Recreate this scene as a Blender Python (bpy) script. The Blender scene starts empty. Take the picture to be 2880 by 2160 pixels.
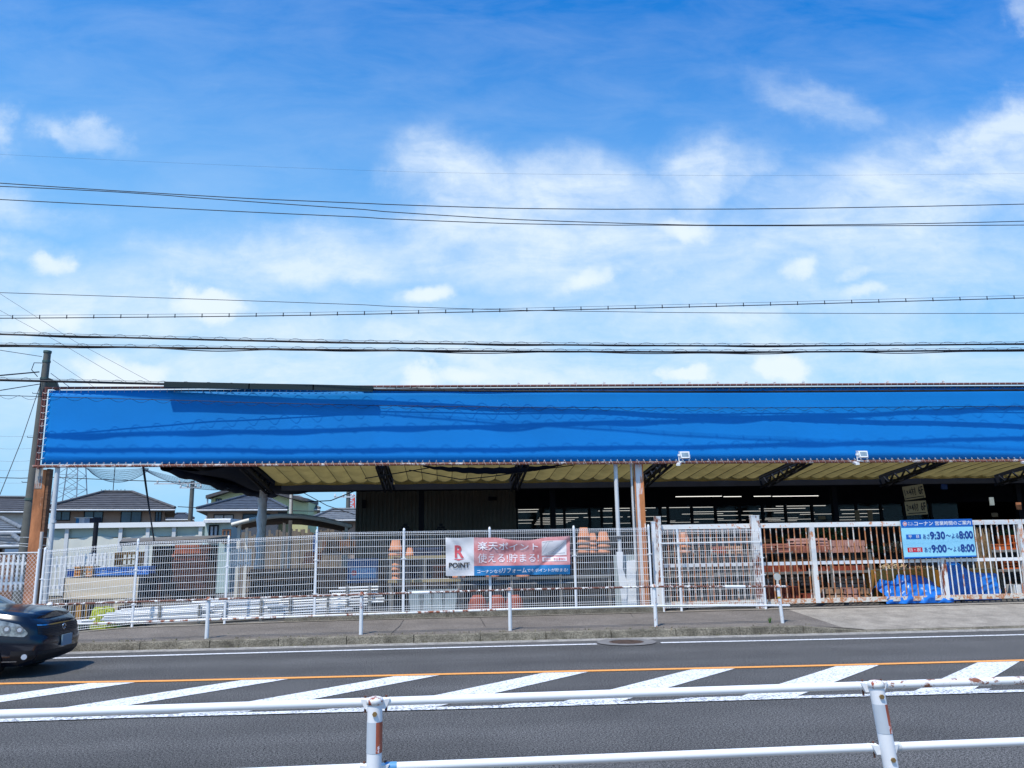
import bpy, math, random
from math import sin, cos, pi, radians, sqrt
from mathutils import Vector, Matrix
random.seed(7)
scene = bpy.context.scene
COL = scene.collection

# ------------------------------------------------------------------ camera
F, PITCH, ROLL, YAW, EYE = 2238.3, .2001, .0171, .0859, 1.839      # focal length in photo pixels (2880 wide)
fw = Vector((sin(YAW)*cos(PITCH), cos(YAW)*cos(PITCH), sin(PITCH)))
r0 = Vector((cos(YAW), -sin(YAW), 0)); u0 = r0.cross(fw)
RT = r0*cos(ROLL) - u0*sin(ROLL); UP = u0*cos(ROLL) + r0*sin(ROLL)
cam_d = bpy.data.cameras.new('camera'); cam = bpy.data.objects.new('camera', cam_d); COL.objects.link(cam)
cam.matrix_world = Matrix(((RT.x, UP.x, -fw.x, 0), (RT.y, UP.y, -fw.y, 0), (RT.z, UP.z, -fw.z, EYE), (0, 0, 0, 1)))
cam_d.sensor_width = 36; cam_d.lens = 36*F/2880; cam_d.clip_start = .05; cam_d.clip_end = 6000
scene.camera = cam
CP = Vector((0, 0, EYE))
def ray(u, v): return fw + RT*((u-1440)/F) - UP*((v-1080)/F)
def at(u, v, Y):                     # surveyed point on the upright plane at depth Y
    d = ray(u, v); return CP + d*(Y/d.y)
def gr(u, v, z=0.):                  # surveyed point on the level at height z
    d = ray(u, v); return CP + d*((z-EYE)/d.z)

# ------------------------------------------------------------------ light
SUN = Vector((.31, .44, -1)).normalized()
elev = math.asin(-SUN.z); azim = math.atan2(-SUN.x, -SUN.y)       # compass angle of the sun from +Y
sl = bpy.data.lights.new('sun', 'SUN'); sl.energy = 4.0; sl.angle = radians(.5); sl.color = (1, .94, .84)
so = bpy.data.objects.new('sun', sl); COL.objects.link(so); so.rotation_euler = SUN.to_track_quat('-Z', 'Y').to_euler()
so.location = (-10, -15, 30)
scene.view_settings.view_transform = 'Standard'; scene.view_settings.look = 'None'
scene.view_settings.exposure = 0.16; scene.view_settings.gamma = 1
scene.cycles.max_bounces = 6; scene.cycles.transparent_max_bounces = 12

w = bpy.data.worlds.new('World'); scene.world = w; w.use_nodes = True
nt = w.node_tree; N = nt.nodes; L = nt.links; N.clear()
def nd(t, **k):
    n = N.new(t)
    for a, b in k.items(): setattr(n, a, b)
    return n
def mth(op, a, b=None, c=None, clamp=False):
    n = nd('ShaderNodeMath', operation=op, use_clamp=clamp)
    for i, x in enumerate((a, b, c)):
        if x is None: continue
        if isinstance(x, (int, float)): n.inputs[i].default_value = x
        else: L.new(x, n.inputs[i])
    return n.outputs[0]
sky = nd('ShaderNodeTexSky', sky_type='NISHITA', sun_disc=False, sun_elevation=elev, sun_rotation=azim, altitude=0, air_density=1.2, dust_density=.6, ozone_density=3.0)
tc = nd('ShaderNodeTexCoord'); sep = nd('ShaderNodeSeparateXYZ'); L.new(tc.outputs['Generated'], sep.inputs[0])
yy = mth('ADD', mth('ABSOLUTE', sep.outputs[1]), .06)
U = mth('DIVIDE', sep.outputs[0], yy); V = mth('DIVIDE', sep.outputs[2], yy)
cmb = nd('ShaderNodeCombineXYZ'); L.new(U, cmb.inputs[0]); L.new(V, cmb.inputs[1])
def noise(scale, vec, detail=6, rough=.55, dist=0.):
    n = nd('ShaderNodeTexNoise'); n.inputs['Scale'].default_value = scale; n.inputs['Detail'].default_value = detail
    n.inputs['Roughness'].default_value = rough; n.inputs['Distortion'].default_value = dist; L.new(vec, n.inputs['Vector']); return n.outputs['Fac']
def mapping(vec, loc=(0, 0, 0), rot=0, scale=(1, 1, 1), kind='POINT'):
    n = nd('ShaderNodeMapping', vector_type=kind); n.inputs[1].default_value = loc; n.inputs[2].default_value = (0, 0, rot); n.inputs[3].default_value = scale
    L.new(vec, n.inputs[0]); return n.outputs[0]
# edge-warped coordinates for ragged cloud outlines
wn = nd('ShaderNodeTexNoise'); wn.inputs['Scale'].default_value = 9; wn.inputs['Detail'].default_value = 6; wn.inputs['Roughness'].default_value = .6; L.new(cmb.outputs[0], wn.inputs['Vector'])
vs = nd('ShaderNodeVectorMath', operation='SUBTRACT'); L.new(wn.outputs['Color'], vs.inputs[0]); vs.inputs[1].default_value = (.5, .5, .5)
vm = nd('ShaderNodeVectorMath', operation='MULTIPLY_ADD'); L.new(vs.outputs[0], vm.inputs[0]); vm.inputs[1].default_value = (.20, .10, 0); L.new(cmb.outputs[0], vm.inputs[2])
WV = vm.outputs[0]
def blobs(lst, vec):
    tot = None
    for (u, v, ru, rv, rot, s) in lst:
        d = ray(u, v)
        m = mapping(vec, (d.x/d.y, d.z/d.y, 0), radians(rot), (ru/F, rv/F, 1), 'TEXTURE')
        l = nd('ShaderNodeVectorMath', operation='LENGTH'); L.new(m, l.inputs[0])
        mr = nd('ShaderNodeMapRange', interpolation_type='SMOOTHERSTEP'); L.new(l.outputs['Value'], mr.inputs[0])
        mr.inputs[1].default_value = 0; mr.inputs[2].default_value = 1; mr.inputs[3].default_value = s; mr.inputs[4].default_value = 0
        tot = mr.outputs[0] if tot is None else mth('MAXIMUM', tot, mr.outputs[0])
    return tot
wisps = blobs([(1290, 560, 340, 190, -18, .95), (1560, 590, 520, 190, 0, .9), (1960, 560, 330, 190, 15, .95), (1560, 740, 900, 260, 0, .85), (850, 780, 800, 170, 7, .9), (1320, 700, 560, 150, 12, 1.),
    (2760, 450, 760, 180, 24, 1.05), (2500, 620, 950, 320, 12, .85), (20, 430, 150, 130, 0, .95), (280, 450, 170, 65, -15, .6), (100, 620, 340, 90, -12, .65), (90, 720, 340, 80, -12, .65),
    (2240, 370, 330, 120, -20, .42), (2860, 200, 260, 130, -60, .55), (2300, 800, 1300, 330, 0, .66), (300, 930, 1300, 260, 0, .75), (1000, 980, 1100, 170, 3, .8), (1440, 1080, 3400, 420, 0, .80), (1900, 950, 900, 120, 0, .75)], WV)
WV2 = nd('ShaderNodeVectorMath', operation='MULTIPLY_ADD'); L.new(vs.outputs[0], WV2.inputs[0]); WV2.inputs[1].default_value = (.10, .07, 0); L.new(cmb.outputs[0], WV2.inputs[2])
puffs = blobs([(630, 885, 190, 85, -8, 1.), (225, 785, 110, 60, 0, .7), (1200, 865, 150, 70, 10, .85), (180, 950, 240, 70, 0, .75), (345, 1072, 170, 90, 0, 1.), (430, 1080, 190, 80, 0, .95),
    (1190, 1085, 120, 70, 0, 1.), (1300, 1085, 130, 40, 0, .7), (2150, 1065, 160, 70, 0, 1.), (1890, 1082, 120, 36, 0, .9), (1870, 680, 200, 80, -10, .75), (1640, 820, 180, 50, 8, .6), (2200, 800, 120, 60, 10, .6), (2330, 822, 90, 50, 0, .5), (2370, 872, 150, 50, 10, .6), (1300, 1020, 220, 60, 0, .5)], WV2.outputs[0])
stre = noise(7, mapping(cmb.outputs[0], rot=radians(-16), scale=(.9, 2.5, 1)), 9, .62, .35)
fine = noise(26, WV, 8, .6)
nn = mth('ADD', mth('MULTIPLY', stre, .72), mth('MULTIPLY', fine, .28))
dens = mth('MULTIPLY', wisps, mth('MULTIPLY_ADD', nn, 2.8, -.45), clamp=True)
veil = mth('MULTIPLY', mth('MULTIPLY_ADD', stre, 2.2, -.8, clamp=True), .14)
pd = mth('MULTIPLY_ADD', puffs, 2.0, mth('MULTIPLY_ADD', noise(15, cmb.outputs[0], 7, .6), 1.8, -1.35))
pn = nd('ShaderNodeMapRange', interpolation_type='SMOOTHERSTEP'); L.new(pd, pn.inputs[0]); pn.inputs[1].default_value = -.25; pn.inputs[2].default_value = 1.35; pn.inputs[4].default_value = .92
ca = mth('ADD', mth('MULTIPLY', dens, .73), veil, clamp=True)
cover = mth('SUBTRACT', 1.0, mth('MULTIPLY', mth('SUBTRACT', 1.0, ca), mth('SUBTRACT', 1.0, pn.outputs[0])), clamp=True)
tint = nd('ShaderNodeMix', data_type='RGBA', blend_type='MULTIPLY'); tint.inputs[0].default_value = 1
L.new(sky.outputs[0], tint.inputs[6]); tint.inputs[7].default_value = (.05, 1.02, 1.98, 1)
# thin haze towards the horizon
hz = nd('ShaderNodeMapRange', interpolation_type='SMOOTHSTEP'); L.new(V, hz.inputs[0]); hz.inputs[1].default_value = .80; hz.inputs[2].default_value = .05; hz.inputs[3].default_value = 0; hz.inputs[4].default_value = .88
hl = nd('ShaderNodeMapRange', interpolation_type='SMOOTHSTEP'); L.new(U, hl.inputs[0]); hl.inputs[1].default_value = .25; hl.inputs[2].default_value = -.85; hl.inputs[3].default_value = 0; hl.inputs[4].default_value = .16
hsum = mth('ADD', hz.outputs[0], hl.outputs[0], clamp=True)
mh = nd('ShaderNodeMix', data_type='RGBA'); L.new(hsum, mh.inputs[0]); L.new(tint.outputs[2], mh.inputs[6]); mh.inputs[7].default_value = (3.1, 6.1, 9.0, 1)
mc = nd('ShaderNodeMix', data_type='RGBA'); L.new(cover, mc.inputs[0]); L.new(mh.outputs[2], mc.inputs[6]); mc.inputs[7].default_value = (7.7, 8.7, 9.6, 1)
bg = nd('ShaderNodeBackground'); bg.inputs[1].default_value = .1; L.new(mc.outputs[2], bg.inputs[0])
wo = nd('ShaderNodeOutputWorld'); L.new(bg.outputs[0], wo.inputs[0])
w.cycles.sampling_method = 'MANUAL'; w.cycles.sample_map_resolution = 512

# ------------------------------------------------------------------ materials
def srgb(r, g, b): return tuple(((c/255)/12.92 if c/255 < .04045 else ((c/255+.055)/1.055)**2.4) for c in (r, g, b)) + (1,)
MATS = {}
def pm(name, col, rough=.6, metal=0., var=.12, scale=2., bump=0., bscale=30., rust=0., rscale=5., rcol=(.16, .045, .018, 1), emit=0., spec=.4, coat=0., speck=0., sscale=150., stretch=(1, 1, 1), col2=None, transl=0., alpha=1., bands=0.):
    if name in MATS: return MATS[name]
    m = bpy.data.materials.new(name); m.use_nodes = True; t = m.node_tree; b = t.nodes['Principled BSDF']; out = t.nodes['Material Output']
    if len(col) == 3: col = (*col, 1)
    n_ = lambda k: t.nodes.new(k); ln = t.links.new
    g = n_('ShaderNodeNewGeometry'); mp = n_('ShaderNodeMapping'); mp.inputs[3].default_value = stretch; ln(g.outputs['Position'], mp.inputs[0])
    def nz(sc, det=5, ro=.6):
        n = n_('ShaderNodeTexNoise'); n.inputs['Scale'].default_value = sc; n.inputs['Detail'].default_value = det; n.inputs['Roughness'].default_value = ro; ln(mp.outputs[0], n.inputs['Vector']); return n.outputs['Fac']
    def mixc(fac, a, c, bt='MIX'):
        x = n_('ShaderNodeMix'); x.data_type = 'RGBA'; x.blend_type = bt
        for i, q in ((0, fac), (6, a), (7, c)):
            if hasattr(q, 'is_output'): ln(q, x.inputs[i])
            else: x.inputs[i].default_value = q
        return x.outputs[2]
    c = col
    if var:
        r = n_('ShaderNodeMapRange'); ln(nz(scale), r.inputs[0]); r.inputs[1].default_value = .3; r.inputs[2].default_value = .7
        c = mixc(r.outputs[0], tuple(x*(1-var) for x in col[:3])+(1,), (col2 if col2 else tuple(min(1, x*(1+var)) for x in col[:3])+(1,)))
    if speck:
        av = n_('ShaderNodeMath'); av.operation = 'MULTIPLY_ADD'; av.inputs[1].default_value = .55; ln(nz(sscale*2.3, 1, .5), av.inputs[0]); a2 = n_('ShaderNodeMath'); a2.operation = 'MULTIPLY'; a2.inputs[1].default_value = .45; ln(nz(sscale, 2, .7), a2.inputs[0]); ln(a2.outputs[0], av.inputs[2])
        r = n_('ShaderNodeMapRange'); ln(av.outputs[0], r.inputs[0]); r.inputs[1].default_value = .41; r.inputs[2].default_value = .61; r.inputs[3].default_value = 1-speck; r.inputs[4].default_value = 1+speck*1.6
        cx = n_('ShaderNodeCombineColor'); [ln(r.outputs[0], cx.inputs[i]) for i in range(3)]
        c = mixc(1., c, cx.outputs[0], 'MULTIPLY')
    if bands:
        m2 = n_('ShaderNodeMapping'); m2.inputs[3].default_value = (.05, 1.1, 1); ln(g.outputs['Position'], m2.inputs[0]); nb_ = n_('ShaderNodeTexNoise'); nb_.inputs['Scale'].default_value = 1.; nb_.inputs['Detail'].default_value = 4; ln(m2.outputs[0], nb_.inputs['Vector'])
        r = n_('ShaderNodeMapRange'); ln(nb_.outputs['Fac'], r.inputs[0]); r.inputs[1].default_value = .3; r.inputs[2].default_value = .7; r.inputs[3].default_value = 1-bands; r.inputs[4].default_value = 1+bands
        cx = n_('ShaderNodeCombineColor'); [ln(r.outputs[0], cx.inputs[i]) for i in range(3)]
        c = mixc(1., c, cx.outputs[0], 'MULTIPLY')
    if rust:
        r = n_('ShaderNodeMapRange'); ln(nz(rscale, 7, .7), r.inputs[0]); r.inputs[1].default_value = .72-.42*rust; r.inputs[2].default_value = .78-.42*rust
        rc = mixc(nz(rscale*4), rcol, tuple(x*2.2 for x in rcol[:3])+(1,))
        c = mixc(r.outputs[0], c, rc)
    if hasattr(c, 'is_output'): ln(c, b.inputs['Base Color'])
    else: b.inputs['Base Color'].default_value = c
    b.inputs['Roughness'].default_value = rough; b.inputs['Metallic'].default_value = metal; b.inputs['Specular IOR Level'].default_value = spec; b.inputs['Coat Weight'].default_value = coat; b.inputs['Coat Roughness'].default_value = .05
    if bump:
        bp = n_('ShaderNodeBump'); bp.inputs['Strength'].default_value = min(1, bump); bp.inputs['Distance'].default_value = .02; ln(nz(bscale, 4), bp.inputs['Height']); ln(bp.outputs[0], b.inputs['Normal'])
    if emit: b.inputs['Emission Color'].default_value = col; b.inputs['Emission Strength'].default_value = emit
    if transl:
        tr = n_('ShaderNodeBsdfTranslucent'); 
        if hasattr(c, 'is_output'): ln(c, tr.inputs[0])
        else: tr.inputs[0].default_value = c
        mx = n_('ShaderNodeMixShader'); mx.inputs[0].default_value = transl; ln(b.outputs[0], mx.inputs[1]); ln(tr.outputs[0], mx.inputs[2]); ln(mx.outputs[0], out.inputs[0])
    if alpha < 1:
        tp = n_('ShaderNodeBsdfTransparent'); mx = n_('ShaderNodeMixShader'); mx.inputs[0].default_value = alpha; ln(tp.outputs[0], mx.inputs[1])
        src = out.inputs[0].links[0].from_socket; ln(src, mx.inputs[2]); ln(mx.outputs[0], out.inputs[0])
    MATS[name] = m; return m

ASPH = pm('asphalt', (.081, .078, .074), .9, var=.14, scale=.7, speck=1.0, sscale=44, bump=.12, bscale=90, spec=.2, bands=.20)
ASPH2 = pm('old_asphalt', (.165, .143, .122), .9, var=.2, scale=1.3, speck=.4, sscale=40, bump=.4, bscale=40, spec=.2)
CONC = pm('concrete', (.30, .265, .22), .9, var=.25, scale=2.5, speck=.2, sscale=40, bump=.4, spec=.2)
KERB = pm('kerb_concrete', (.17, .15, .115), .95, var=.45, scale=4, speck=.35, sscale=30, bump=.8, bscale=25, spec=.15)
GUT = pm('gutter_concrete', (.30, .28, .25), .9, var=.3, scale=5, speck=.3, sscale=40, spec=.2)
EARTH = pm('earth', (.15, .13, .10), .95, var=.3, scale=.6, spec=.1)
def paintmark(name, col, wear):
    return pm(name, col, .7, var=.06, scale=3, speck=.12, sscale=30, rust=wear, rscale=26, rcol=(.10, .108, .12, 1), spec=.3)
MWHITE = paintmark('road_paint', (.76, .76, .75), .41); MWHITE2 = paintmark('worn_road_paint', (.78, .78, .78), .52)
MORANGE = paintmark('orange_road_paint', (.85, .36, .09), .12)
WHITE = pm('white_paint', (.80, .80, .80), .35, var=.04, rust=.10, rscale=6)
WHITEC = pm('clean_white_paint', (.84, .84, .83), .3, var=.03)
FENCEW = pm('white_coated_wire', (.88, .88, .88), .4, var=.03)
WRUST = pm('rust_spotted_white_paint', (.78, .76, .72), .45, var=.08, rust=.52, rscale=7, stretch=(1, 1, .35))
WRUST2 = pm('rust_flaked_white_paint', (.76, .74, .70), .5, var=.08, rust=.70, rscale=13, rcol=(.10, .035, .022, 1))
RUST = pm('rusty_steel', (.42, .16, .065), .8, var=.5, scale=5, stretch=(1, 1, .25), rust=.35, rscale=3, rcol=(.50, .42, .36, 1), bump=.3)
BARR = pm('rusty_gate_bar_paint', (.68, .60, .53), .55, var=.15, rust=.70, rscale=5, stretch=(1, 1, .5), rcol=(.30, .12, .05, 1))
BARW = pm('gate_bar_paint', (.78, .76, .72), .5, var=.08, rust=.42, rscale=5, stretch=(1, 1, .5), rcol=(.30, .12, .05, 1))
GREYW = pm('grey_white_paint', (.62, .63, .63), .5, var=.1)
BLUET = pm('blue_tarpaulin', (.006, .205, .60), .6, var=.07, scale=.5, spec=.15, bands=.05)
YTARP = pm('yellow_canvas', (.36, .285, .105), .8, var=.2, scale=2, transl=.30, spec=.1)
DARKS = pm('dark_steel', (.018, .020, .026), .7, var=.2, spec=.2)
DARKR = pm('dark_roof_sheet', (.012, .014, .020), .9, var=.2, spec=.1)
NETM = pm('dark_net', (.006, .012, .030), .9, var=.3, scale=6, spec=.1)
SIDING = pm('dark_siding', (.20, .18, .14), .8, var=.12, scale=1.2, spec=.15)
FLOORD = pm('yard_floor', (.12, .115, .105), .9, var=.25, scale=1.5, spec=.15)
BLACK = pm('black_rubber', (.01, .01, .012), .6, var=0)
CABLE = pm('black_cable', (.012, .013, .018), .55, var=0)
GUARDM = pm('black_cable_guard', (.012, .022, .022), .4, var=0)
TERRA = pm('terracotta', (.50, .21, .11), .8, var=.18, scale=8)
TERRAD = pm('dark_red_clay', (.30, .065, .035), .75, var=.2, scale=8)
TILER = pm('red_roof_tile_clay', (.34, .13, .09), .75, var=.3, scale=8)
PINK = pm('pink_brick', (.50, .27, .22), .85, var=.2, scale=6)
TAN = pm('tan_brick', (.42, .26, .16), .85, var=.25, scale=6)
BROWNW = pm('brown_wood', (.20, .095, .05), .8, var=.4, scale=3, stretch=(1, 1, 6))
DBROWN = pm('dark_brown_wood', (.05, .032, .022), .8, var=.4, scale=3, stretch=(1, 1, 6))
REDW = pm('reddish_wood', (.40, .11, .05), .8, var=.35, scale=2, stretch=(3, 3, 1))
BEIGE = pm('beige_board', (.74, .61, .44), .7, var=.1, scale=1.2, stretch=(1, 1, 4))
CRATEB = pm('blue_crate_plastic', (.07, .24, .66), .45, var=.1)
CRATEO = pm('orange_crate_plastic', (.74, .32, .08), .5, var=.15)
GREYB = pm('grey_bin_plastic', (.40, .46, .47), .5, var=.08)
YGREEN = pm('yellow_green_bag_cloth', (.42, .45, .02), .6, var=.15, bump=.3, bscale=8)
TARPB = pm('blue_sheet_plastic', (.012, .17, .62), .34, var=.10, scale=2, bump=.05, bscale=9, spec=.6)
OCHRE = pm('ochre_cover', (.42, .22, .04), .7, var=.2, scale=2)
SHELFM = pm('grey_shelf_steel', (.19, .185, .17), .5, var=.15, rust=.25)
SHELFY = pm('yellowed_shelf_board', (.34, .27, .14), .7, var=.2)
STRAW = pm('dry_straw', (.32, .22, .12), .9, var=.3, scale=20)
LEAF = pm('green_leaf', (.06, .14, .025), .6, var=.4, scale=10)
LEAFY = pm('yellow_leaf', (.45, .40, .06), .6, var=.3, scale=30)
POLEC = pm('weathered_pole_concrete', (.125, .125, .11), .85, var=.15, scale=3)
LAMP = pm('lamp_tube', (1, .97, .9), .5, var=0, emit=1.3)
GLASS = pm('window_glass', (.012, .018, .022), .06, var=0, spec=.4, alpha=.35)
HGLASS = pm('house_window_glass', (.03, .06, .10), .12, var=.3, scale=1, spec=.7)
CURT = pm('curtain_cloth', (.45, .47, .50), .8, var=.3, scale=3, stretch=(6, 6, 1))
CHROME = pm('chrome', (.75, .77, .8), .15, 1., var=0)
CARP = pm('navy_car_paint', (.004, .006, .014), .22, 0., var=0, coat=.4, spec=.35)
LENS = pm('headlamp_lens', (.50, .55, .58), .12, .6, var=.45, scale=30, coat=1.)

# ------------------------------------------------------------------ helpers
def tag(o, label=None, cat=None, group=None, kind=None):
    if label: o['label'] = label
    if cat: o['category'] = cat
    if group: o['group'] = group
    if kind: o['kind'] = kind
    return o
def thing(name, label, cat, loc=(0, 0, 0), group=None):
    o = bpy.data.objects.new(name, None); COL.objects.link(o); o.location = loc; o.empty_display_size = .2
    return tag(o, label, cat, group)
WLOC = {}
def wl(o):
    p = Vector((0, 0, 0))
    while o: p += o.location; o = o.parent
    return p
class MB:
    def __init__(s): s.v = []; s.f = []; s.sm = []
    def add(s, vs, fs, smooth=False):
        b = len(s.v); s.v += [tuple(x) for x in vs]; s.f += [tuple(b+i for i in q) for q in fs]; s.sm += [smooth]*len(fs); return s
    def box(s, a, b):
        x0, y0, z0 = a; x1, y1, z1 = b
        return s.add([(x0, y0, z0), (x1, y0, z0), (x1, y1, z0), (x0, y1, z0), (x0, y0, z1), (x1, y0, z1), (x1, y1, z1), (x0, y1, z1)],
                     [(0, 3, 2, 1), (4, 5, 6, 7), (0, 1, 5, 4), (1, 2, 6, 5), (2, 3, 7, 6), (3, 0, 4, 7)])
    def bar(s, p, q, w, h=None, up=(0, 0, 1)):
        h = h or w; p = Vector(p); q = Vector(q); d = (q-p).normalized(); up = Vector(up)
        if abs(d.dot(up)) > .95: up = Vector((0, 1, 0))
        a = d.cross(up).normalized()*w/2; b = a.cross(d).normalized()*h/2
        vs = [c+x for c in (p, q) for x in (-a-b, a-b, a+b, -a+b)]
        return s.add(vs, [(0, 1, 2, 3), (7, 6, 5, 4), (0, 4, 5, 1), (1, 5, 6, 2), (2, 6, 7, 3), (3, 7, 4, 0)])
    def tube(s, pts, r, n=8, cap=True):
        pts = [Vector(p) for p in pts]; rs = r if isinstance(r, (list, tuple)) else [r]*len(pts); vs = []
        for i, p in enumerate(pts):
            d = (pts[min(i+1, len(pts)-1)]-pts[max(i-1, 0)]).normalized(); up = Vector((0, 0, 1)) if abs(d.z) < .9 else Vector((0, 1, 0))
            a = d.cross(up).normalized(); b = a.cross(d)
            vs += [p+(a*cos(2*pi*k/n)+b*sin(2*pi*k/n))*rs[i] for k in range(n)]
        fs = [(i*n+k, i*n+(k+1) % n, (i+1)*n+(k+1) % n, (i+1)*n+k) for i in range(len(pts)-1) for k in range(n)]
        s.add(vs, fs, n > 5)
        if cap: m = len(pts)-1; s.add(vs[:n], [tuple(range(n))[::-1]]); s.add(vs[m*n:], [tuple(range(n))])
        return s
    def lathe(s, prof, c=(0, 0, 0), n=16):
        c = Vector(c); vs = [c+Vector((r*cos(2*pi*k/n), r*sin(2*pi*k/n), z)) for r, z in prof for k in range(n)]
        return s.add(vs, [(i*n+k, i*n+(k+1) % n, (i+1)*n+(k+1) % n, (i+1)*n+k) for i in range(len(prof)-1) for k in range(n)], True)
    def grid(s, fn, nu, nv, smooth=True):
        vs = [fn(i/nu, j/nv) for j in range(nv+1) for i in range(nu+1)]
        return s.add(vs, [(j*(nu+1)+i, j*(nu+1)+i+1, (j+1)*(nu+1)+i+1, (j+1)*(nu+1)+i) for j in range(nv) for i in range(nu)], smooth)
    def prism(s, poly, y0, y1):      # polygon in x,z extruded along y
        n = len(poly); vs = [(x, y0, z) for x, z in poly]+[(x, y1, z) for x, z in poly]
        return s.add(vs, [tuple(range(n)), tuple(range(2*n-1, n-1, -1))]+[(i, i+n, (i+1) % n+n, (i+1) % n) for i in range(n)])
    def quad(s, *p): return s.add(p, [tuple(range(len(p)))])
    def build(s, name, mat, parent=None, solid=0.):
        off = wl(parent) if parent else Vector((0, 0, 0))
        me = bpy.data.meshes.new(name); me.from_pydata([tuple(Vector(p)-off) for p in s.v], [], s.f); me.materials.append(mat)
        me.polygons.foreach_set('use_smooth', s.sm); me.update()
        o = bpy.data.objects.new(name, me); COL.objects.link(o)
        if parent: o.parent = parent
        if solid: md = o.modifiers.new('thickness', 'SOLIDIFY'); md.thickness = solid; md.offset = 0
        return o
def struct(name, mb, mat): return tag(mb.build(name, mat), kind='structure')
def copy_tree(o, parent=None):
    c = o.copy(); COL.objects.link(c); c.parent = parent
    for ch in [x for x in o.children]: copy_tree(ch, c)
    return c
def place(proto, loc, label=None, group=None, rz=0, first=[]):
    """first use moves the prototype itself, later uses copy it"""
    if proto.name in first: o = copy_tree(proto)
    else: o = proto; first.append(proto.name)
    o.location = loc; o.rotation_euler = (0, 0, rz)
    if label: o['label'] = label
    if group: o['group'] = group
    return o
def text(name, s, mat, parent, O, X, Z, wdt, hgt, bold=.0, align='L', dy=-.004):
    """lettering laid on a flat face: O lower-left corner, X and Z unit vectors in the face, fitted to wdt x hgt"""
    cu = bpy.data.curves.new(name, 'FONT'); cu.body = s; cu.size = 1; cu.offset = bold if s.isascii() else (0 if '使' in s else bold*.28); cu.resolution_u = 3
    tmp = bpy.data.objects.new(name, cu); COL.objects.link(tmp); dg = bpy.context.evaluated_depsgraph_get()
    me = bpy.data.meshes.new_from_object(tmp.evaluated_get(dg)); bpy.data.objects.remove(tmp)
    xs = [v.co.x for v in me.vertices]; ys = [v.co.y for v in me.vertices]
    if not xs: return None
    x0, x1, y0, y1 = min(xs), max(xs), min(ys), max(ys); off = wl(parent) if parent else Vector((0, 0, 0))
    nrm = X.cross(Z); nrm = nrm if nrm.y < 0 else -nrm
    for v in me.vertices:
        v.co = O + X*((v.co.x-x0)/(x1-x0)*wdt) + Z*((v.co.y-y0)/(y1-y0)*hgt) + nrm*abs(dy) - off
    me.materials.clear(); me.materials.append(mat); o = bpy.data.objects.new(name, me); COL.objects.link(o); o.parent = parent
    return o
def lerp(a, b, t): return a+(b-a)*t
def poly_interp(pts, x):
    if x <= pts[0][0]: return pts[0][1]+(x-pts[0][0])*(pts[1][1]-pts[0][1])/(pts[1][0]-pts[0][0])
    for (a, b), (c, d) in zip(pts, pts[1:]):
        if x <= c: return b+(d-b)*(x-a)/(c-a)
    (a, b), (c, d) = pts[-2:]; return d+(x-c)*(d-b)/(c-a)

# ------------------------------------------------------------------ ground, road, pavements
def ribbon(mb, pts0, pts1, x0, x1, z0, z1, step=2.):
    n = max(1, int((x1-x0)/step))
    a = lambda x, p: poly_interp(p, x)
    def fn(i, j):
        x = lerp(x0, x1, i); ya = a(x, pts0); yb = a(x, pts1); za = z0(x) if callable(z0) else z0; zb = z1(x) if callable(z1) else z1
        return (x, lerp(ya, yb, j), lerp(za, zb, j))
    return mb.grid(fn, n, 1, False)
KB = [(-60, 16.9), (-6.4, 16.42), (.3, 16.33), (3.2, 16.26), (7.4, 16.12), (60, 15.2)]      # foot of the far kerb
sh = lambda p, d: [(x, y+d) for x, y in p]
struct('ground', MB().add([(-3000, -1500, -.06), (3000, -1500, -.06), (3000, 4500, -.06), (-3000, 4500, -.06)], [(0, 1, 2, 3)]), EARTH)
struct('road', ribbon(MB(), [(-60, 5.6), (60, 5.6)], sh(KB, .1), -60, 60, 0, 0), ASPH)
g = MB(); ribbon(g, sh(KB, -.36), sh(KB, 0), -60, 60, .004, .006); struct('gutter_strip', g, GUT)
def low(x): return .15 if x < 7.6 else (.15-(x-7.6)*.13 if x < 8.5 else .035)
# kerb of cast blocks
kb = MB(); x = -50.; k = 0
while x < 50:
    L_ = 1.3; x1 = x+L_-.014
    if not (-2.9 < x+L_/2 < -1.9 and False):
        ya = poly_interp(KB, x); yb = poly_interp(KB, x1); dz = random.uniform(-.006, .006); z0 = low(x)+dz; z1 = low(x1)+dz
        kb.add([(x, ya, 0), (x1, yb, 0), (x1, yb+.02, z1-.015), (x, ya+.02, z0-.015), (x1, yb+.035, z1), (x, ya+.035, z0), (x1, yb+.19, z1), (x, ya+.19, z0), (x1, yb+.19, 0), (x, ya+.19, 0)],
               [(0, 1, 2, 3), (3, 2, 4, 5), (5, 4, 6, 7), (7, 6, 8, 9), (0, 3, 5, 7, 9), (1, 8, 6, 4, 2)])
    x += L_; k += 1
struct('kerb', kb, KERB)
dp = gr(897, 1811); tag(MB().prism([(dp.x-.14, .01), (dp.x+.14, .01), (dp.x+.13, .045), (dp.x+.08, .062), (dp.x-.09, .062), (dp.x-.13, .04)], dp.y-.03, dp.y+.05).build('drain_hole', BLACK), 'black arched drain opening low in the far kerb', 'drain')
WB = [(-60, 18.95), (60, 18.95)]
zb = lambda x: poly_interp([(-60, -.3), (-9, .06), (-7, .19), (-3, .235), (7, .245), (60, .26)], x)
g = MB(); ribbon(g, sh(KB, .19), WB, -60, 8.1, lambda x: low(x)-.004, zb, 1.); struct('pavement', g, ASPH2)
g = MB(); ribbon(g, sh(KB, .19), WB, 8.1, 60, lambda x: low(x)-.004, zb, .5); struct('driveway', g, CONC)
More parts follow.
